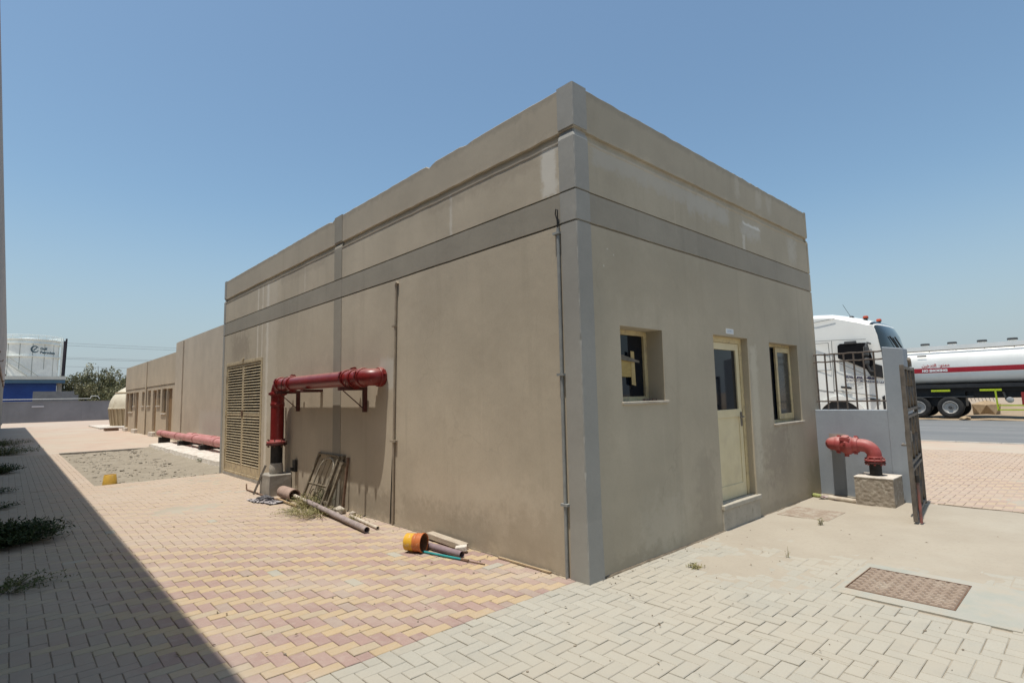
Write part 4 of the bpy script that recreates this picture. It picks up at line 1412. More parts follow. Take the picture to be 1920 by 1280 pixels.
for k in range(8):
    y = -.035 - .1315 * k
    MB().bar((rx, y, 1.288), (rx, y + .003 * math.sin(k * 3), 2.155 + (.012 if k in (1,) else 0)), .02, .02, (1, 0, 0)).build('baluster', M_RAIL, RL)

GT = thing('gate_leaf', (5.6, -1.29, 0), 'dark lattice steel gate leaf standing open beyond the grey pillar', 'gate')
h0, h1 = Vector((5.585, -1.308, 0)), Vector((4.2, -1.475, 0))
gd = (h1 - h0).normalized()
GL = (h1 - h0).length
Pg = lambda u, z: (h0.x + gd.x * u, h0.y + gd.y * u, z)
sdv = Vector((-gd.y, gd.x, 0))
for u in (0.02, GL - .02):
    MB().bar(Pg(u, .03), Pg(u, 1.88), .045, .05, gd).build('stile', M_GATE, GT, bevel=.003)
for z in (.08, .62, .70, 1.25, 1.33, 1.85):
    MB().bar(Pg(.045, z), Pg(GL - .045, z), .035, .035).build('rail', M_GATE, GT)
for z0, z1 in ((.1, .61), (.715, 1.24), (1.345, 1.835)):
    n = 4
    for k in range(n):
        u = .09 + (GL - .18) * k / (n - 1)
        for s_ in (-1, 1):
            u2 = u + s_ * .36
            if .05 < u2 < GL - .05:
                MB().bar(Pg(u, z0), Pg(u2, z1), .012, .03, sdv).build('lattice_bar', M_GATE, GT)
MB().bar(Pg(GL - .16, 1.02), Pg(GL - .03, 1.02), .06, .12).build('lock_box', M_STEEL, GT, bevel=.004)
MB().tube([Vector(Pg(GL - .25, .9)) - sdv * .03, Vector(Pg(GL - .25, .9)) - sdv * .09, Vector(Pg(GL - .45, .9)) - sdv * .09], .012, 8).build('handle', M_STEEL, GT)
MB().tube([Vector(Pg(GL - .03, .02)) + sdv * .05, Vector(Pg(GL - .03, .50)) + sdv * .05], .016, 10).build('drop_bolt', mat('faded_red_bolt', (.36, .12, .10), (.14, .09, .08), 6, rough=.6), GT, smooth=40)
MB().tube([Vector(Pg(GL - .03, .49)) + sdv * .05, Vector(Pg(GL - .03, .57)) + sdv * .05], .022, 10).build('bolt_cap', M_BLACK, GT, smooth=40)
MB().tube([Vector(Pg(.3, 1.88)), Vector(Pg(.3, 1.95)), Vector(Pg(.38, 1.99))], .022, 10).build('latch_loop', M_STEEL, GT, smooth=40)

# ------------------------------------------------------------------ faded hydrant pipe and block
HX, HY, HR = 5.29, -.835, .09
HB = MB()
NB = 12
pts = []


def block(x0, x1, y0, y1, z1):
    mb = MB()
    def face(o_, du, dv, nu, nv, nrm, amp):
        i = len(mb.v)
        for b in range(nv + 1):
            for a in range(nu + 1):
                p = Vector(o_) + Vector(du) * a / nu + Vector(dv) * b / nv
                edge = a in (0, nu) or b in (0, nv)
                k = 0 if edge else amp * (nz(p.x * 1.3 + p.y, p.z, 3, 26) + .6 * nz(p.x + p.y, p.z, 9, 55))
                mb.v.append(tuple(p + Vector(nrm) * k))
        for b in range(nv):
            for a in range(nu):
                q = i + b * (nu + 1) + a
                mb.f.append((q, q + 1, q + nu + 2, q + nu + 1))
    W_, D_ = x1 - x0, y1 - y0
    face((x0, y0, -.03), (0, D_, 0), (0, 0, z1 + .03), 34, 30, (-1, 0, 0), .007)
    face((x0, y0, -.03), (W_, 0, 0), (0, 0, z1 + .03), 30, 30, (0, -1, 0), .004)
    face((x1, y0, -.03), (0, D_, 0), (0, 0, z1 + .03), 10, 10, (1, 0, 0), .004)
    face((x0, y1, -.03), (W_, 0, 0), (0, 0, z1 + .03), 10, 10, (0, 1, 0), .004)
    face((x0, y0, z1), (W_, 0, 0), (0, D_, 0), 14, 14, (0, 0, 1), .002)
    return mb


M_BLOCK = mat('rough_block_concrete', (.36, .31, .25), (.28, .235, .185), 12, rough=.95, bump=.006, bscale=70, dirt=(.45, .4, .33), dscale=16, dlo=.5, dhi=.65)
o = block(5.05, 5.53, -1.085, -.625, .375).build('concrete_block', M_BLOCK, smooth=30)
tag(o, 'rough hammered concrete block under the faded red pipe', 'block')
MB().box(5.045, 5.535, -1.09, -.62, .374, .392).build('cap', M_CONCW, o, bevel=.005)

HP = thing('hydrant_pipe', (HX, HY, .39), 'faded red hydrant pipe with valve bending into the grey wall', 'pipe')
MB().tube([(HX, HY, .385), (HX, HY, .565)], .075, 24).build('lower_pipe', M_BLACK, HP, smooth=40)
MB().lathe([(0, .09), (.01, .085)], (HX, HY, .388), n=20).build('collar', M_BLACK, HP)
flange((HX, HY, .556), .128, .02, HP, M_DKRED)
flange((HX, HY, .590), .128, .022, HP, M_REDF)
MB().lathe([(0, .095), (.02, .10), (.03, .095)], (HX, HY, .626), n=24).build('collar', M_REDF, HP, smooth=40)
bolts((HX, HY), .108, .535, .635, HP, M_REDF, 8)
hz = .80
MB().tube([(HX, HY, .61), (HX, HY, .66)] + arc((HX, HY + .14, .66), (0, -1, 0), (0, 0, 1), .14, 10)[1:] + [(HX, -.62, hz)], HR, 24).build('elbow', M_REDF, HP, smooth=40)
for y in (-.615, -.395):
    coupling((HX, y, hz), (0, 1, 0), HR, HP, M_REDF, (.3, 0, .95))
MB().lathe([(0, .09), (.02, .105), (.05, .125), (.09, .135), (.13, .12), (.17, .10), (.19, .09)], (HX, -.60, hz - .01), (0, 1, 0), 24).build('valve_body', M_REDF, HP, smooth=40)
mb = MB().lathe([(0, .05), (.13, .05), (.135, .04)], (HX - .02, -.50, hz), (-.3, 0, 1), 16)
mb.bar((HX - .09, -.56, hz + .07), (HX - .09, -.44, hz + .09), .05, .05)
mb.tube([(HX - .12, -.5, hz + .03), (HX - .15, -.5, hz + .03)], .02, 10)
mb.build('valve_bonnet', M_REDF, HP, smooth=40)
MB().lathe([(0, .03), (.05, .03)], (HX, -.49, hz - .17), n=12).build('drain_plug', M_REDF, HP, smooth=40)
MB().tube([(HX, -.41, hz), (HX, -.385, hz)] + arc((HX + .105, -.385, hz), (-1, 0, 0), (0, 1, 0), .105, 10)[1:] + [(GX + .02, -.28, hz)], HR, 24).build('wall_elbow', M_REDF, HP, smooth=40)
MB().tube([(HX + .02, -.285, hz + .01), (HX - .02, -.235, hz + .01)], .012, 8).build('nub', M_DKRED, HP)
MB().box(GX - .004, GX + .004, -.40, -.17, .68, .93).build('wall_patch', M_CONC, HP)

o = hollow([(5.17, -.25, .035), (5.10, -.66, .035)], .033, .004).build('drain_pipe', M_PVCW, smooth=40)
tag(o, 'short pale pipe lying at the foot of the grey wall', 'pipe')
mb = sheet(5.08, 5.26, -.40, -.13, .018, lambda x, y: .02 + .05 * abs(nz(x, y, 2, 9)) + .03 * max(0, nz(x, y, 5, 5)), lambda x, y: abs(x - 5.17 + .1 * nz(y, 1, 1, 6)) < .07)
o = mb.build('crumpled_rag', mat('pink_white_rag', (.45, .38, .35), (.10, .045, .045), 16, .45, .55, rough=.85), smooth=60, fix=False)
tag(o, 'crumpled pale rag on the pipe at the corner of the grey wall', 'rag')
mb = MB().lathe([(0, .012), (.02, .03), (.12, .032), (.15, .015), (.18, .014)], (5.21, -.13, .034), (.3, 1, 0), 14)
o = mb.build('plastic_bottle', mat('greenish_plastic', (.33, .36, .12), (.4, .42, .2), 9, rough=.3), smooth=40)
tag(o, 'squashed greenish plastic bottle in the corner by the rag', 'bottle')

# ------------------------------------------------------------------ lettering helper


def letters(body, size, flatmap, name, m, parent, bold=0.):
    cu = bpy.data.curves.new('lettering', 'FONT')
    cu.body = body
    cu.size = size
    cu.offset = bold
    cu.resolution_u = 3
    ob = bpy.data.objects.new('lettering', cu)
    COL.objects.link(ob)
    dg = bpy.context.evaluated_depsgraph_get()
    me = bpy.data.meshes.new_from_object(ob.evaluated_get(dg))
    bpy.data.objects.remove(ob)
    mb = MB()
    mb.v = [tuple(flatmap(v.co.x, v.co.y)) for v in me.vertices]
    mb.f = [tuple(p.vertices) for p in me.polygons]
    return mb.build(name, m, parent, fix=False)


# ------------------------------------------------------------------ white tractor cab
M_TRUCK = mat('white_truck_paint', (.84, .84, .79), (.80, .795, .745), 1.2, rough=.28, spec=.5)
M_TRGREY = mat('grey_truck_plastic', (.055, .058, .06), (.08, .08, .08), 6, rough=.5)
M_TYRE = mat('tyre_rubber', (.018, .018, .018), (.035, .033, .03), 5, rough=.85)
M_RIMW = mat('wheel_steel', (.42, .41, .39), (.33, .32, .3), 8, rough=.45, metal=.3)
M_SCREEN = NT('windscreen_glass').fin((.03, .04, .042), .05, 0, .6)
M_ORANGE = mat('amber_beacon', (.50, .085, .035), (.42, .07, .03), 5, rough=.3)
M_NAVY = NT('navy_print').fin((.04, .04, .09), .5)
M_CHARC = mat('black_plastic', (.02, .02, .022), (.03, .03, .03), 6, rough=.5)
M_OPEN = mat('dark_cab_interior', (.008, .008, .009), rough=.6, spec=.1)
TX, TW = 15.0, 2.5
TR = thing('white_truck', (TX + 1.25, 2.5, 0), 'white high-roofed truck cab parked beyond the railing', 'truck')
# side outline of the front half, from the back of the roof round the nose to the bottom (y, z, how far the corner rounds back)
front = [(3.1, 4.02, 0), (2.6, 3.98, 0), (2.24, 3.89, .02), (1.81, 3.75, .05), (1.56, 3.65, .08), (1.42, 3.53, .14), (1.33, 3.2, .22), (1.26, 2.75, .26), (1.235, 2.3, .27), (1.22, 1.94, .26), (1.21, 1.4, .24), (1.2, .95, .22), (1.22, .6, .22), (1.30, .42, .2)]
stations = [0, .012, .05, .12, .25, .5, .85, 1.25, 1.65, 2.0, 2.25, 2.38, 2.45, 2.488, 2.5]


def cab_point(y, z, back, s_, out=0.):
    e = min(s_, TW - s_)
    k = max(0, 1 - e / .55)                     # 1 at the flank, 0 in the middle
    rnd_ = k ** 2.2
    drop = (.10 * k ** 2 if z > 3.6 else 0) + (.05 * (k ** 8) if z > 3.3 else 0)
    mid = 1 - abs(s_ - TW / 2) / (TW / 2)
    yy = y - back * .62 * (1 - rnd_) - (.05 * mid if back > .1 else 0)
    sx = s_
    if z > 2.9:
        lean = .14 * (z - 2.9) / 1.1
        sx = s_ + lean * (1 - 2 * s_ / TW)
    return (TX + sx, yy - out, z - drop)


rings_ = []
for s_ in stations:
    row = [cab_point(y, z, b, s_) for y, z, b in front]
    e = min(s_, TW - s_)
    lean = .14 * (1 - 2 * s_ / TW)
    bottom = [(TX + s_, 1.75, .42), (TX + s_, 3.5, .55), (TX + s_, 3.5, 2.9), (TX + s_ + lean, 3.5, 4.02 - .10 * max(0, 1 - e / .55) ** 2)]
    rings_.append(row + bottom)
body = MB().rings(rings_)
body.build('cab_body', M_TRUCK, TR, smooth=32)
# windscreen
wsr = []
for s_ in stations[1:-1]:
    wsr.append([cab_point(y, z, b, s_, .012) for y, z, b in [(1.54, 3.635, .09), (1.475, 3.58, .12), (1.43, 3.52, .14), (1.375, 3.35, .185), (1.33, 3.2, .22), (1.295, 2.97, .24), (1.26, 2.75, .26), (1.247, 2.5, .265), (1.236, 2.28, .27)]])
MB().rings(wsr, False, False, closed=False).build('windscreen', M_SCREEN, TR, smooth=40)
vis = []
for s_ in stations[1:-1]:
    vis.append([cab_point(y, z, b, s_, o_) for y, z, b, o_ in [(1.44, 3.54, .13, .015), (1.43, 3.52, .13, .17), (1.38, 3.34, .18, .20), (1.385, 3.33, .18, .16)]])
low = []
for s_ in stations[1:-1]:
    low.append([cab_point(y, z, b, s_, .01) for y, z, b in [(1.236, 2.24, .27), (1.22, 1.96, .26), (1.215, 1.7, .25), (1.212, 1.52, .24)]])
MB().rings(low, False, False, closed=False).build('grille_panel', M_CHARC, TR, smooth=40)
sx = TX - .012


def side(pts, m, name, th=.012, x=None):
    xx = TX if x is None else x
    return MB().prism([(xx + .002, y, z) for y, z in pts], (-th, 0, 0)).build(name, m, TR)


dw = side([(2.30, 2.99), (2.37, 2.93), (2.38, 2.55), (2.05, 2.40), (1.65, 2.18), (1.56, 2.0), (1.26, 1.93), (1.265, 2.25), (1.45, 2.35), (1.56, 2.9), (1.62, 2.97)], M_OPEN, 'side_window', .014)
side([(1.62, 2.16), (1.55, 1.98), (1.24, 1.90), (1.245, 2.26), (1.42, 2.33)], M_CHARC, 'mirror_base', .03)
M_SEAM = mat('seam_shadow_gap', (.12, .12, .115), rough=.7)
for a, b in (((2.52, 3.10), (2.56, 1.55)), ((3.1, 3.13), (2.3, 3.11)), ((2.3, 3.11), (1.6, 3.07)), ((2.56, 2.52), (1.68, 2.02)), ((2.56, 1.58), (1.45, 1.38)), ((3.1, 1.62), (2.56, 1.52)), ((3.1, 3.05), (2.62, 3.05)), ((2.62, 3.05), (2.60, 2.2)), ((3.1, 2.2), (2.6, 2.2)), ((3.2, 3.72), (2.4, 3.80))):
    o_ = .0 if a[1] < 3.3 else .095
    MB().bar((TX - .003 + o_, a[0], a[1]), (TX - .003 + o_, b[0], b[1]), .014, .012, (1, 0, 0)).build('panel_seam', M_SEAM, TR)
side([(2.36, 1.70), (2.36, 1.64), (2.08, 1.60), (2.08, 1.66)], M_CHARC, 'door_handle', .03)
# wheel arch and wheel
ac = (2.43, .53)
arcp = [(ac[0] + .66 * math.cos(a), ac[1] + .74 * math.sin(a)) for a in [math.pi * k / 16 for k in range(17)]]
arch_pts = [(ac[0] + .66, .43)] + arcp + [(ac[0] - .66, .43)]
side(arch_pts, M_CHARC, 'wheel_arch', .006)
side([(ac[0] + .80 * math.cos(a), ac[1] + .87 * math.sin(a)) for a in [math.pi * k / 16 for k in range(17)]] + [(ac[0] - .66 * math.cos(a), ac[1] + .74 * math.sin(a)) for a in [math.pi * k / 16 for k in range(17)]], M_TRUCK, 'wheel_arch_lip', .05)


def wheel(parent, x, y, z, r, w_, side_=-1):
    ty = MB().lathe([(0, r * .58), (-.02, r * .70), (-.03, r * .86), (0, r * .97), (.06, r), (w_ - .06, r), (w_, r * .97), (w_ + .02, r * .8), (w_, r * .6)], (x, y, z), (1, 0, 0), 36, caps=False).build('tyre', M_TYRE, parent, smooth=35)
    MB().lathe([(-.012, r * .60), (-.02, r * .56), (.03, r * .50), (.06, r * .44), (.075, r * .20), (.02, r * .19), (.02, .001)], (x, y, z), (1, 0, 0), 30, caps=False).build('rim', M_RIMW, ty, smooth=35)
    MB().lathe([(.018, r * .17), (-.02, r * .15), (-.03, .001)], (x, y, z), (1, 0, 0), 20, caps=False).build('hub', M_TRGREY, ty, smooth=35)
    return ty


for yy in (2.43, 6.0):
    for xx in (TX + .03, TX + 2.15):
        wheel(TR, xx, yy, .50, .52, .32)
MB().box(TX + .8, TX + 1.7, 2.0, 7.2, .55, .95).build('chassis', M_CHARC, TR)
MB().box(TX + .12, TX + .8, 3.6, 5.2, .45, 1.1).build('fuel_tank', M_RIMW, TR, bevel=.08)
side([(1.62, 1.32), (1.62, 1.27), (1.40, 1.25), (1.36, 1.29)], M_CHARC, 'marker_light', .03)
side([(1.31, 1.36), (1.30, 1.0), (1.24, 1.0), (1.24, 1.40)], M_CHARC, 'corner_trim', .03)
# beacons and aerial on the roof
for xx, yy, zz in ((TX + .42, 1.66, 3.64), (TX + 1.95, 1.68, 3.67)):
    b_ = MB().lathe([(0, .05), (.08, .05), (.085, .075), (.1, .075)], (xx, yy, zz), n=16).build('beacon', M_CHARC, TR, smooth=40)
    MB().lathe([(0, .075), (.045, .075), (.07, .06), (.078, .03)], (xx, yy, zz + .101), n=16).build('lens', M_ORANGE, b_, smooth=40)
a_ = MB().lathe([(0, .09), (.05, .085), (.10, .05), (.11, .01)], (TX + .5, 2.06, 3.76), n=14).build('aerial_base', M_CHARC, TR, smooth=40)
MB().tube([(TX + .5, 2.08, 3.85), (TX + .5, 2.27, 4.25)], .006, 6).build('aerial', M_CHARC, a_)
# mirrors
MB().tube([(TX, 1.5, 2.93), (TX - .2, 1.52, 2.95), (TX - .24, 1.56, 2.85)], .03, 8).build('mirror_arm', M_TRGREY, TR, smooth=40)
mb = MB()
mb.tube([(TX, 1.46, 2.1), (TX - .2, 1.5, 2.12), (TX - .24, 1.55, 2.3)], .03, 8)
mir = mb.build('mirror_arm', M_TRGREY, TR, smooth=40)
MB().box(TX - .30, TX - .14, 1.50, 1.60, 2.56, 2.86).build('mirror_housing', M_TRGREY, mir, bevel=.04)
MB().box(TX - .30, TX - .14, 1.51, 1.61, 2.30, 2.52).build('mirror_housing', M_TRGREY, mir, bevel=.04)
MB().box(TX - .28, TX - .16, 1.605, 1.612, 2.58, 2.84).build('mirror_glass', M_RIMW, mir)
# wiper and visor vent
MB().box(TX - .03, TX + .02, 1.85, 2.18, 2.96, 3.05).build('window_visor', M_TRGREY, TR, bevel=.02)
for k in range(2):
    MB().bar(cab_point(1.33, 3.15, .22, .55 + .5 * k, .05), cab_point(1.26, 2.78, .26, .95 + .5 * k, .05), .03, .03).build('wiper', M_CHARC, TR)
flt = lambda y0, z0, sl: (lambda u, v: (TX - .004, y0 - u, z0 + v + sl * u))
letters('ELITE SUPER ENERGY', .085, flt(2.22, 1.945, -.10), 'door_lettering', M_NAVY, TR, .006)
letters('PETROLEUM TRADING LLC', .085, flt(2.24, 1.845, -.10), 'door_lettering', M_NAVY, TR, .002)
MB().bar((TX - .003, 2.22, 2.04), (TX - .003, 1.53, 1.97), .008, .01, (1, 0, 0)).build('door_lettering', M_NAVY, TR)

# ------------------------------------------------------------------ tanker trailer across the road
M_TANKW = mat('white_tanker_paint', (.82, .81, .77), (.76, .75, .70), .8, rough=.45, spec=.35)
M_STRIPE = mat('red_stripe_paint', (.42, .022, .035), (.36, .02, .03), 3, rough=.4)
M_HIVIS = mat('yellow_green_paint', (.42, .52, .03), (.35, .43, .03), 4, rough=.5)
KX = 31.5
TK = thing('tanker_trailer', (KX + 1.2, 0, 0), 'white tanker trailer with red stripe parked across the road', 'tanker')
cx, cz, rw, rh = KX + 1.22, 2.62, 1.22, .88


def tank_ring(y, k=1., out=0.):
    pts = []
    for q in range(40):
        a = 2 * math.pi * q / 40
        c_, s_ = math.cos(a), math.sin(a)
        e = .62
        pts.append((cx + (rw * k + out) * math.copysign(abs(c_) ** e, c_), y, cz + (rh * k + out) * math.copysign(abs(s_) ** e, s_)))
    return pts


MB().rings([tank_ring(4.42, .75), tank_ring(4.36, .9), tank_ring(4.24, .98), tank_ring(4.1), tank_ring(-5.0), tank_ring(-5.1, .98), tank_ring(-5.2, .9)]).build('tank_shell', M_TANKW, TK, smooth=30)
for y in (4.1, 1.5, -1.1, -3.7):
    MB().rings([tank_ring(y, 1, .002), tank_ring(y, 1, .012), tank_ring(y - .05, 1, .012), tank_ring(y - .05, 1, .002)], False, False).build('tank_band', M_TANKW, TK, smooth=30)


def tank_x(z):
    s_ = min(1, abs((z - cz) / rh)) ** (1 / .62)
    return cx - rw * max(0, (1 - s_ * s_)) ** .31


st_ = []
for z in (2.34, 2.40, 2.46, 2.52, 2.585):
    st_.append([(tank_x(z) - .014, y, z) for y in (4.08, 1, -2, -4.95)])
MB().rings(st_, False, False, closed=False).build('stripe', M_STRIPE, TK)
walk = MB().box(cx - .55, cx + .55, -4.9, 4.3, 3.47, 3.62).build('catwalk', M_TANKW, TK, bevel=.02)
for s_ in (-1, 1):
    MB().bar((cx + s_ * .95, 4.2, 3.60), (cx + s_ * .95, -4.9, 3.60), .06, .26).build('top_rail', M_TANKW, TK)
MB().tube([(cx - 1.02, 4.2, 3.5), (cx - 1.02, -4.9, 3.5)], .02, 6).build('hand_line', M_STEEL, TK)
for k in range(9):
    MB().bar((cx - .95, 4.1 - 1.1 * k, 3.44), (cx - .95, 4.1 - 1.1 * k, 3.6), .04, .04, (1, 0, 0)).build('rail_post', M_STEEL, TK)
for y in (3.3, 2.15, .95, -.2, -1.4, -2.6):
    h_ = MB().lathe([(0, .16), (.24, .16)], (cx - .15, y, 3.6), n=18).build('manhole_hatch', M_TANKW, TK, smooth=40)
    MB().lathe([(0, .20), (.05, .21), (.10, .19), (.11, .02)], (cx - .15, y, 3.842), n=18).build('hatch_lid', M_TRGREY, h_, smooth=40)
MB().box(cx - .75, cx + .75, -4.8, 4.2, 1.36, 1.72).build('chassis', M_CHARC, TK)
MB().box(cx - 1.15, cx + 1.15, -4.8, 4.3, 1.55, 1.74).build('skirt', M_CHARC, TK)
for y in (3.66, 2.33, 4.99):
    for x in (KX + .02, KX + 2.05):
        wheel(TK, x, y, .57, .54, .32)
    MB().tube([(KX + .1, y, .57), (KX + 2.3, y, .57)], .08, 10).build('axle', M_CHARC, TK)
MB().box(KX + .1, KX + .9, 1.4, 5.4, 1.08, 1.12).build('mudguard', M_TRGREY, TK)
MB().box(KX + .45, cx, 1.75, 5.2, .62, 1.4).build('suspension', M_CHARC, TK)
MB().box(cx - .6, cx + .6, -4.6, 1.7, 1.02, 1.37).build('underframe', M_CHARC, TK)
mb = MB()
for k in range(8):
    mb.tube([(KX + .1, 1.65 - .14 * k, 1.05), (KX + .1, 1.60 - .14 * k, .86)], .012, 6)
mb.build('chain', M_STEEL, TK)
for a, b in ((3.05, 2.27), (1.12, .30), (-1.2, -2.0), (-3.2, -4.)):
    s_ = MB().box(KX + .005, KX + .03, b, a, 1.36, 1.465).build('hi_vis_panel', M_HIVIS, TK)
    for k in range(7):
        yy = b + (a - b) * (k + .5) / 7
        MB().box(KX - .004, KX + .004, yy - .025, yy + .025, 1.375, 1.45).build('marking', mat('hi_vis_red', (.5, .55, .02)), s_)
mb = MB().bar((KX + .02, .54, 1.36), (KX + .02, .50, .42), .05, .07, (0, 1, 0)).bar((KX + .02, .5, .66), (KX + .02, -.9, .66), .05, .06).bar((KX + .02, .5, .45), (KX + .02, -.9, .45), .05, .06).bar((KX + .02, -.9, .42), (KX + .02, -.9, 1.36), .05, .06, (0, 1, 0))
mb.build('side_guard', M_HIVIS, TK)
MB().box(KX + .1, KX + .6, -1.4, -.36, .62, 1.28).build('locker', mat('red_locker', (.30, .03, .025), (.24, .03, .025), 5, rough=.5), TK, bevel=.01)
MB().lathe([(0, .14), (.12, .14), (.14, .10)], (KX + .2, .05, .92), (-1, 0, 0), 18).build('valve', M_RIMW, TK, smooth=40)
MB().tube([(KX + .5, .3, 1.3), (KX + .45, .2, .9), (KX + .3, .05, .92)], .05, 10).build('outlet_pipe', M_STEEL, TK, smooth=40)
tl = lambda y0, z0: (lambda u, v: (tank_x(z0 + v) - .022, y0 - u, z0 + v))
letters('NO SMOKING', .165, tl(3.34, 2.40), 'stripe_lettering', mat('white_print', (.75, .74, .72), rough=.5), TK, .012)
letters('\uFEE6\uFEF4\uFEA7\uFEAA\uFE98\uFEDF\u0627 \uFEC9\uFEEE\uFEE8\uFEE4\uFEE3', .20, tl(3.34, 2.66), 'arabic_lettering', M_STRIPE, TK, .006)
MB().box(KX - .002, KX + .004, 3.1, 3.5, 3.20, 3.27).build('plate', M_TRGREY, TK)

rnd = random.Random(2)
M_BOULD = mat('tan_boulder', (.38, .28, .17), (.31, .225, .14), 5, rough=.95, bump=.02, bscale=20)
for x, y, r, fl_, lb in ((36.5, 1.5, .85, .75, 'big tan boulder seen beneath the tanker beyond its wheels'), (31.25, 1.75, .28, .4, 'flat tan rock before the tanker wheel')):
    mb = MB()
    stone_into(mb, (x, y, r * fl_ * .5), r, rnd, fl_)
    o = mb.build('boulder', M_BOULD)
    tag(o, lb, 'rock')
# ------------------------------------------------------------------ far side of the yard
M_BW = plaster('grey_yard_wall', (.235, .232, .24), True)
BWL = thing('yard_wall', (0, 75, 0), 'grey boundary wall across the far end of the yard', 'wall')
MB().box(-14, 12, 75, 75.25, -.15, 2.16).build('wall_panel', M_BW, BWL)
MB().box(-14, 12, 74.96, 75.29, 2.161, 2.22).build('coping', M_BW, BWL)
o = MB().box(-1.9, -.9, 74.93, 74.955, 1.62, 1.76).build('wall_light', mat('pale_fitting', (.55, .53, .55), rough=.5))
tag(o, 'pale strip light fixed on the far grey wall', 'light')

# domed water tank
M_GRP = mat('cream_fibreglass', (.66, .60, .46), (.60, .53, .40), 1.5, rough=.55, dirt=(.46, .38, .27), dscale=1.1)
M_GRPT = mat('tan_fibreglass', (.46, .37, .24), (.39, .30, .19), 1.5, rough=.6, dirt=(.33, .25, .16), dscale=2)
WT = thing('water_tank', (4.25, 48, 0), 'domed cream fibreglass water tank behind the low annex', 'tank')
R0 = 2.4
prof = [(0, R0 - .2), (1.36, R0)]
MB().lathe([(-.05, R0 - .22), (1.38, R0 - .03)], (4.25, 48, 0), n=64).build('drum', M_GRPT, WT, smooth=30)
for k in range(36):
    a = 2 * math.pi * k / 36
    c_, s_ = math.cos(a), math.sin(a)
    MB().bar((4.25 + (R0 - .2) * c_, 48 + (R0 - .2) * s_, .0), (4.25 + (R0 - .01) * c_, 48 + (R0 - .01) * s_, 1.37), .13, .10, (c_, s_, 0)).build('rib', M_GRPT, WT)
MB().lathe([(1.34, R0 - .02), (1.36, R0 + .05), (1.43, R0 + .05), (1.45, R0)], (4.25, 48, 0), n=64, caps=False).build('rim', M_GRP, WT, smooth=30)
MB().lathe([(1.44 + 1.85 * math.sin(math.pi / 2 * k / 14), max(.01, R0 * math.cos(math.pi / 2 * k / 14) ** .9)) for k in range(15)], (4.25, 48, 0), n=64).build('dome', M_GRP, WT, smooth=40)
MB().lathe([(2.52, 2.03), (2.54, 2.055), (2.60, 2.03), (2.61, 1.98)], (4.25, 48, 0), n=64, caps=False).build('seam', M_GRPT, WT, smooth=40)
o = MB().box(1.0, 7.5, 44.2, 51.5, -.1, .10).build('tank_base', M_CONCW)
tag(o, 'low concrete base under the domed water tank', 'slab')
o = MB().box(.9, 1.6, 40.3, 41.2, -.01, .16).build('floor_box', M_RUST)
tag(o, 'small brown box on the ground past the last annex door', 'box')

# blue shed behind the wall
SH = thing('blue_shed', (-2, 86, 0), 'blue clad shed with white roof edge behind the far wall', 'building')
M_BLUE = mat('blue_cladding', (.022, .065, .25), (.018, .05, .21), .8, rough=.5)
M_BLUE2 = mat('teal_fascia', (.07, .14, .21), (.09, .16, .23), .8, rough=.5)
MB().box(-16, .55, 86, 96, 2.35, 4.55).build('wall', M_BLUE, SH)
MB().box(-16, .55, 86.01, 95.9, -.1, 2.34).build('base_wall', mat('shed_base', (.5, .5, .52), (.42, .42, .45), 1, rough=.7), SH)
MB().box(-16.2, 1.35, 85.4, 96.4, 4.56, 4.98).build('fascia', M_BLUE2, SH)
MB().box(-16.3, 1.42, 85.3, 96.5, 4.99, 5.42).build('roof', mat('cream_roof', (.70, .68, .60), (.62, .6, .53), 1, rough=.6), SH)
MB().box(.62, 1.1, 86.2, 86.6, -.1, 4.55).build('post', M_CONC, SH)
o = MB().box(-1.75, 1.95, 80, 80.4, -.1, 3.42).box(1.951, 2.35, 80, 80.4, -.1, 3.0).build('block_wall', mat('grey_blockwork', (.22, .21, .205), (.26, .25, .24), 2, rough=.9))
tag(o, 'grey blockwork pier standing before the blue shed', 'wall')
o = MB().tube([(-16, 79, 2.50), (3.4, 79, 2.52), (3.5, 79, 2.8), (4.1, 79, 2.8), (4.3, 79, 2.45)], .045, 8).build('pipe_run', mat('white_pipe', (.6, .59, .56), rough=.5), smooth=40)
tag(o, 'thin white pipe run just above the far wall', 'pipe')

# storage tank with company lettering
TC, TRd, TH = Vector((-1.75, 120, 0)), 4.05, 12.9
M_STK = plaster('white_tank_steel', (.90, .915, .85), False)
ST = thing('storage_tank', TC, 'tall white cylindrical storage tank with blue lettering', 'tank')
MB().lathe([(-.1, TRd), (TH, TRd), (TH + .45, .2)], TC, n=72).build('shell', M_STK, ST, smooth=30)
for z in (TH - .1, TH - .75, 10.0, 6.5):
    MB().lathe([(-.09, TRd), (-.09, TRd + .16), (.09, TRd + .16), (.09, TRd)], TC + Vector((0, 0, z)), n=72, caps=False).build('stiffener', M_STK, ST, smooth=30)
M_STSEAM = mat('tank_seam', (.34, .35, .31), rough=.7)
for k in range(16):
    a = 2 * math.pi * (k + .3) / 16
    p = TC + Vector((math.cos(a) * (TRd + .005), math.sin(a) * (TRd + .005), 0))
    MB().bar(p + Vector((0, 0, 7.9 if k % 2 else .1)), p + Vector((0, 0, TH - .8)), .08, .02, (math.cos(a), math.sin(a), 0)).build('plate_seam', M_STSEAM, ST)
for z in (TH + .35, TH + .6):
    MB().tube([TC + Vector((math.cos(2 * math.pi * k / 48) * (TRd + .1), math.sin(2 * math.pi * k / 48) * (TRd + .1), z)) for k in range(49)], .035, 6).build('guard_rail', M_STK, ST)
for k in range(24):
    a = 2 * math.pi * k / 24
    p = TC + Vector((math.cos(a) * (TRd + .1), math.sin(a) * (TRd + .1), TH - .1))
    MB().tube([p, p + Vector((0, 0, .7))], .03, 5).build('guard_post', M_STK, ST)
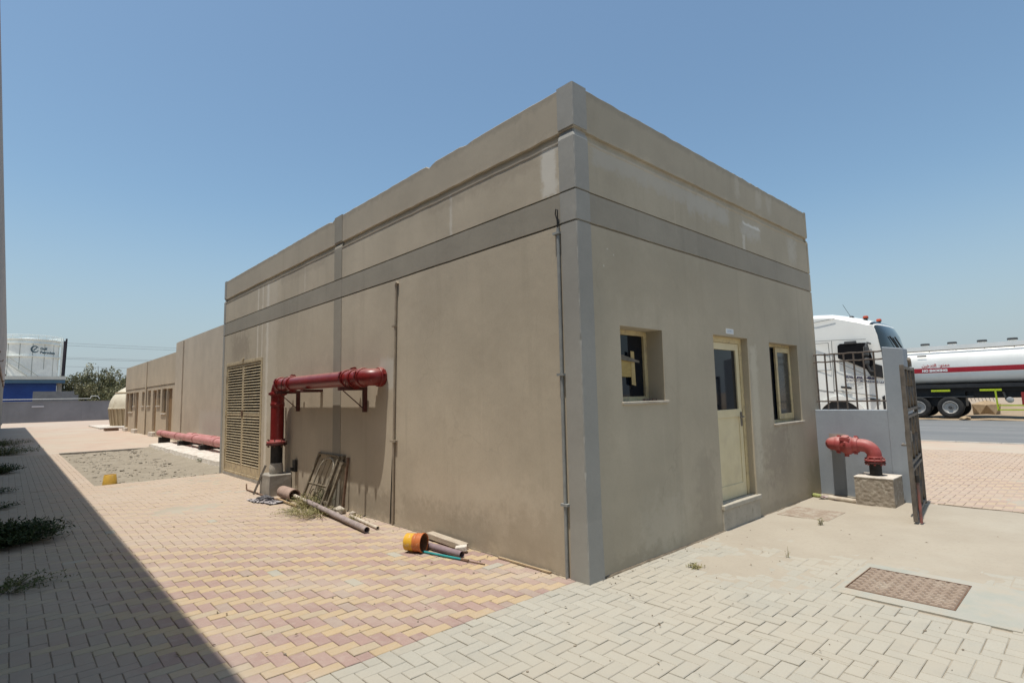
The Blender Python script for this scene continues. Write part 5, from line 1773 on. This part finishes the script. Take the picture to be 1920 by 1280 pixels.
MB().tube([TC + Vector((TRd + .35, -.6, 0)), TC + Vector((TRd + .35, -.6, TH + .6))], .10, 8).build('downpipe', M_STK, ST)
lad = MB()
for k in range(26):
    lad.bar(TC + Vector((TRd + .15, -1.4, .5 * k + .3)), TC + Vector((TRd + .45, -1.0, .5 * k + .3)), .04, .04)
lad.bar(TC + Vector((TRd + .15, -1.4, 0)), TC + Vector((TRd + .15, -1.4, TH + .9)), .06, .06)
lad.build('ladder', M_STK, ST)
# spiral stair stringer
sp = [TC + Vector((math.cos(a) * (TRd + .3), math.sin(a) * (TRd + .3), 9.6 - 5.2 * (a + 2.4) / 1.5)) for a in [-2.4 + 1.7 * k / 20 for k in range(21)]]
MB().tube(sp, .06, 6).build('stair_string', M_STSEAM, ST)
MB().tube([p + Vector((0, 0, 1.1)) for p in sp], .04, 6).build('stair_rail', M_STSEAM, ST)
M_LOGO = NT('blue_grey_print').fin((.05, .10, .13), .5)
face = math.atan2(CAM.y - TC.y, CAM.x - TC.x)


def cyl(u0, z0):
    def f(u, v):
        a = face + (u + u0) / TRd
        return (TC.x + math.cos(a) * (TRd + .03), TC.y + math.sin(a) * (TRd + .03), z0 + v)
    return f


letters('Gulf', .56, cyl(1.5, 11.1), 'tank_lettering', M_LOGO, ST, .02)
letters('Petrochem', .56, cyl(1.5, 10.5), 'tank_lettering', M_LOGO, ST, .02)
mb = MB()
cm0 = cyl(.80, 11.15)
cm = lambda u, v: cm0(u * .68, v * .68)
N = 40
for k in range(N):
    for lo, hi in ((.15, 2.75), (3.35, 5.9)):
        pass
ring = []
for k in range(N + 1):
    a = .5 + 5.5 * k / N
    w_ = .10 + .14 * math.sin(math.pi * k / N)
    ring.append([cm((.78 - w_) * math.cos(a) * .95, (.78 - w_) * math.sin(a)), cm((.78 + w_ * .3) * math.cos(a) * .95, (.78 + w_ * .3) * math.sin(a))])
mb.rings(ring, False, False, closed=False)
sw = []
for k in range(13):
    t_ = k / 12
    u, v = -.18 + .5 * t_, -.42 + .95 * t_ + .12 * math.sin(t_ * 6)
    w_ = .04 + .13 * math.sin(math.pi * t_)
    sw.append([cm(u - w_, v), cm(u + w_, v)])
mb.rings(sw, False, False, closed=False)
mb.build('logo', M_LOGO, ST, fix=False)
# second smaller pipework at its foot
o = MB().tube([(-6.0, 100, 0), (-6.0, 100, 5.6), (-5.2, 100, 6.5), (-4.5, 100, 6.5), (-4.3, 100, 6.1), (-4.3, 100, 0)], .12, 8).build('vent_pipe', M_RUST, smooth=40)
tag(o, 'rusty bent vent pipe before the storage tank', 'pipe')

SC = thing('dark_stack', (1.05, 95, 0), 'dark narrow steel stack beside the storage tank', 'stack')
M_STACK = mat('dark_stack_steel', (.03, .022, .028), (.05, .035, .04), 1, rough=.6)
MB().bar((1.50, 95, -.1), (1.64, 95, 10.75), .28, .28, (0, 1, 0)).build('column', M_STACK, SC)
MB().bar((1.63, 95.2, -.1), (1.81, 95.2, 11.1), .2, .2, (0, 1, 0)).build('flue', M_STACK, SC)

# power lines
M_WIRE = mat('power_wire', (.16, .17, .19), rough=.6)
for k, (za, zb) in enumerate(((19.4, 19.2), (16.0, 16.1), (15.6, 15.7), (13.6, 13.4), (20.0, 20.0))):
    pts = [Vector((-40 + 12 * q, 190, za + (zb - za) * q / 14 - 1.2 * math.sin(math.pi * q / 14))) for q in range(15)]
    o = MB().tube(pts, .035, 5).build('power_line', M_WIRE)
    tag(o, ('second highest', 'middle', 'second lowest', 'lowest', 'highest')[k] + ' of the thin power lines over the trees', 'wire', 'power lines')

# ------------------------------------------------------------------ trees behind the wall
M_LEAF = [mat('leaf_olive_%d' % k, c1, c2, 1.3, rough=.75) for k, (c1, c2) in enumerate((((.21, .205, .11), (.25, .24, .13)), ((.25, .235, .135), (.3, .275, .165)), ((.15, .155, .08), (.2, .19, .1))))]
M_BARK = mat('grey_bark', (.16, .13, .1), (.11, .09, .07), 6, rough=.9)


def tree(c, r, h, label, seed, n):
    rnd = random.Random(seed)
    o = thing('shrubby_tree', c, label, 'tree', 'trees behind the far wall')
    c = Vector(c)
    tr = MB()
    ends = []
    for k in range(7):
        a = rnd.uniform(0, 6.28)
        tip = c + Vector((math.cos(a) * r * rnd.uniform(.2, .75), math.sin(a) * r * rnd.uniform(.2, .75), h * rnd.uniform(.6, .95)))
        m_ = c.lerp(tip, .5) + Vector((rnd.uniform(-.3, .3), rnd.uniform(-.3, .3), h * .08))
        tr.tube([c + Vector((rnd.uniform(-.15, .15), rnd.uniform(-.15, .15), -.1)), m_, tip], [.13, .08, .02], 6)
        ends += [m_, tip]
    tr.build('trunk', M_BARK, o, smooth=60)
    mbs = [MB(), MB(), MB()]
    clumps = []
    for k in range(75):
        for _ in range(20):
            x, y = rnd.uniform(-1, 1), rnd.uniform(-1, 1)
            if x * x + y * y < 1:
                break
        top = h * (1 - .45 * (x * x + y * y)) * rnd.uniform(.82, 1.06)
        z = rnd.uniform(.25, 1) ** .8 * top
        clumps.append((Vector((c.x + x * r, c.y + y * r, c.z + z)), rnd.uniform(.4, .85), rnd.choice((0, 0, 1, 1, 2))))
    for p, cr, mi in clumps:
        mb = mbs[mi]
        for q in range(n):
            d = Vector((rnd.gauss(0, 1), rnd.gauss(0, 1), rnd.gauss(0, 1)))
            d = d.normalized() * cr * rnd.random() ** .45
            d.z *= 1.15
            s_ = rnd.uniform(.10, .24)
            ax = Vector((rnd.gauss(0, 1), rnd.gauss(0, 1), rnd.gauss(0, .7) + .5)).normalized()
            sd = ax.cross(Vector((rnd.random(), rnd.random(), rnd.random()))).normalized() * s_ * .5
            b_ = p + d
            mb.quad(b_, b_ + ax * s_ * .5 + sd, b_ + ax * s_ * 1.1, b_ + ax * s_ * .5 - sd)
    for mb, m in zip(mbs, M_LEAF):
        mb.build('crown', m, o, fix=False)


tree((3.0, 92, 0), 2.0, 6.3, 'olive shrubby tree beside the dark stack', 1, 95)
tree((5.1, 93, 0), 2.2, 7.6, 'tallest airy olive tree in the middle of the clump', 2, 95)
tree((7.2, 92, 0), 2.1, 7.2, 'olive tree rising behind the domed water tank', 3, 95)
tree((9.6, 96, 0), 2.2, 6.2, 'small pale olive tree half hidden by the annex roof', 4, 70)
tree((4.0, 88, 0), 2.0, 4.4, 'low bushy olive tree before the tallest one', 5, 80)
tree((6.6, 87, 0), 2.1, 4.2, 'low bushy olive tree just left of the water tank dome', 6, 80)
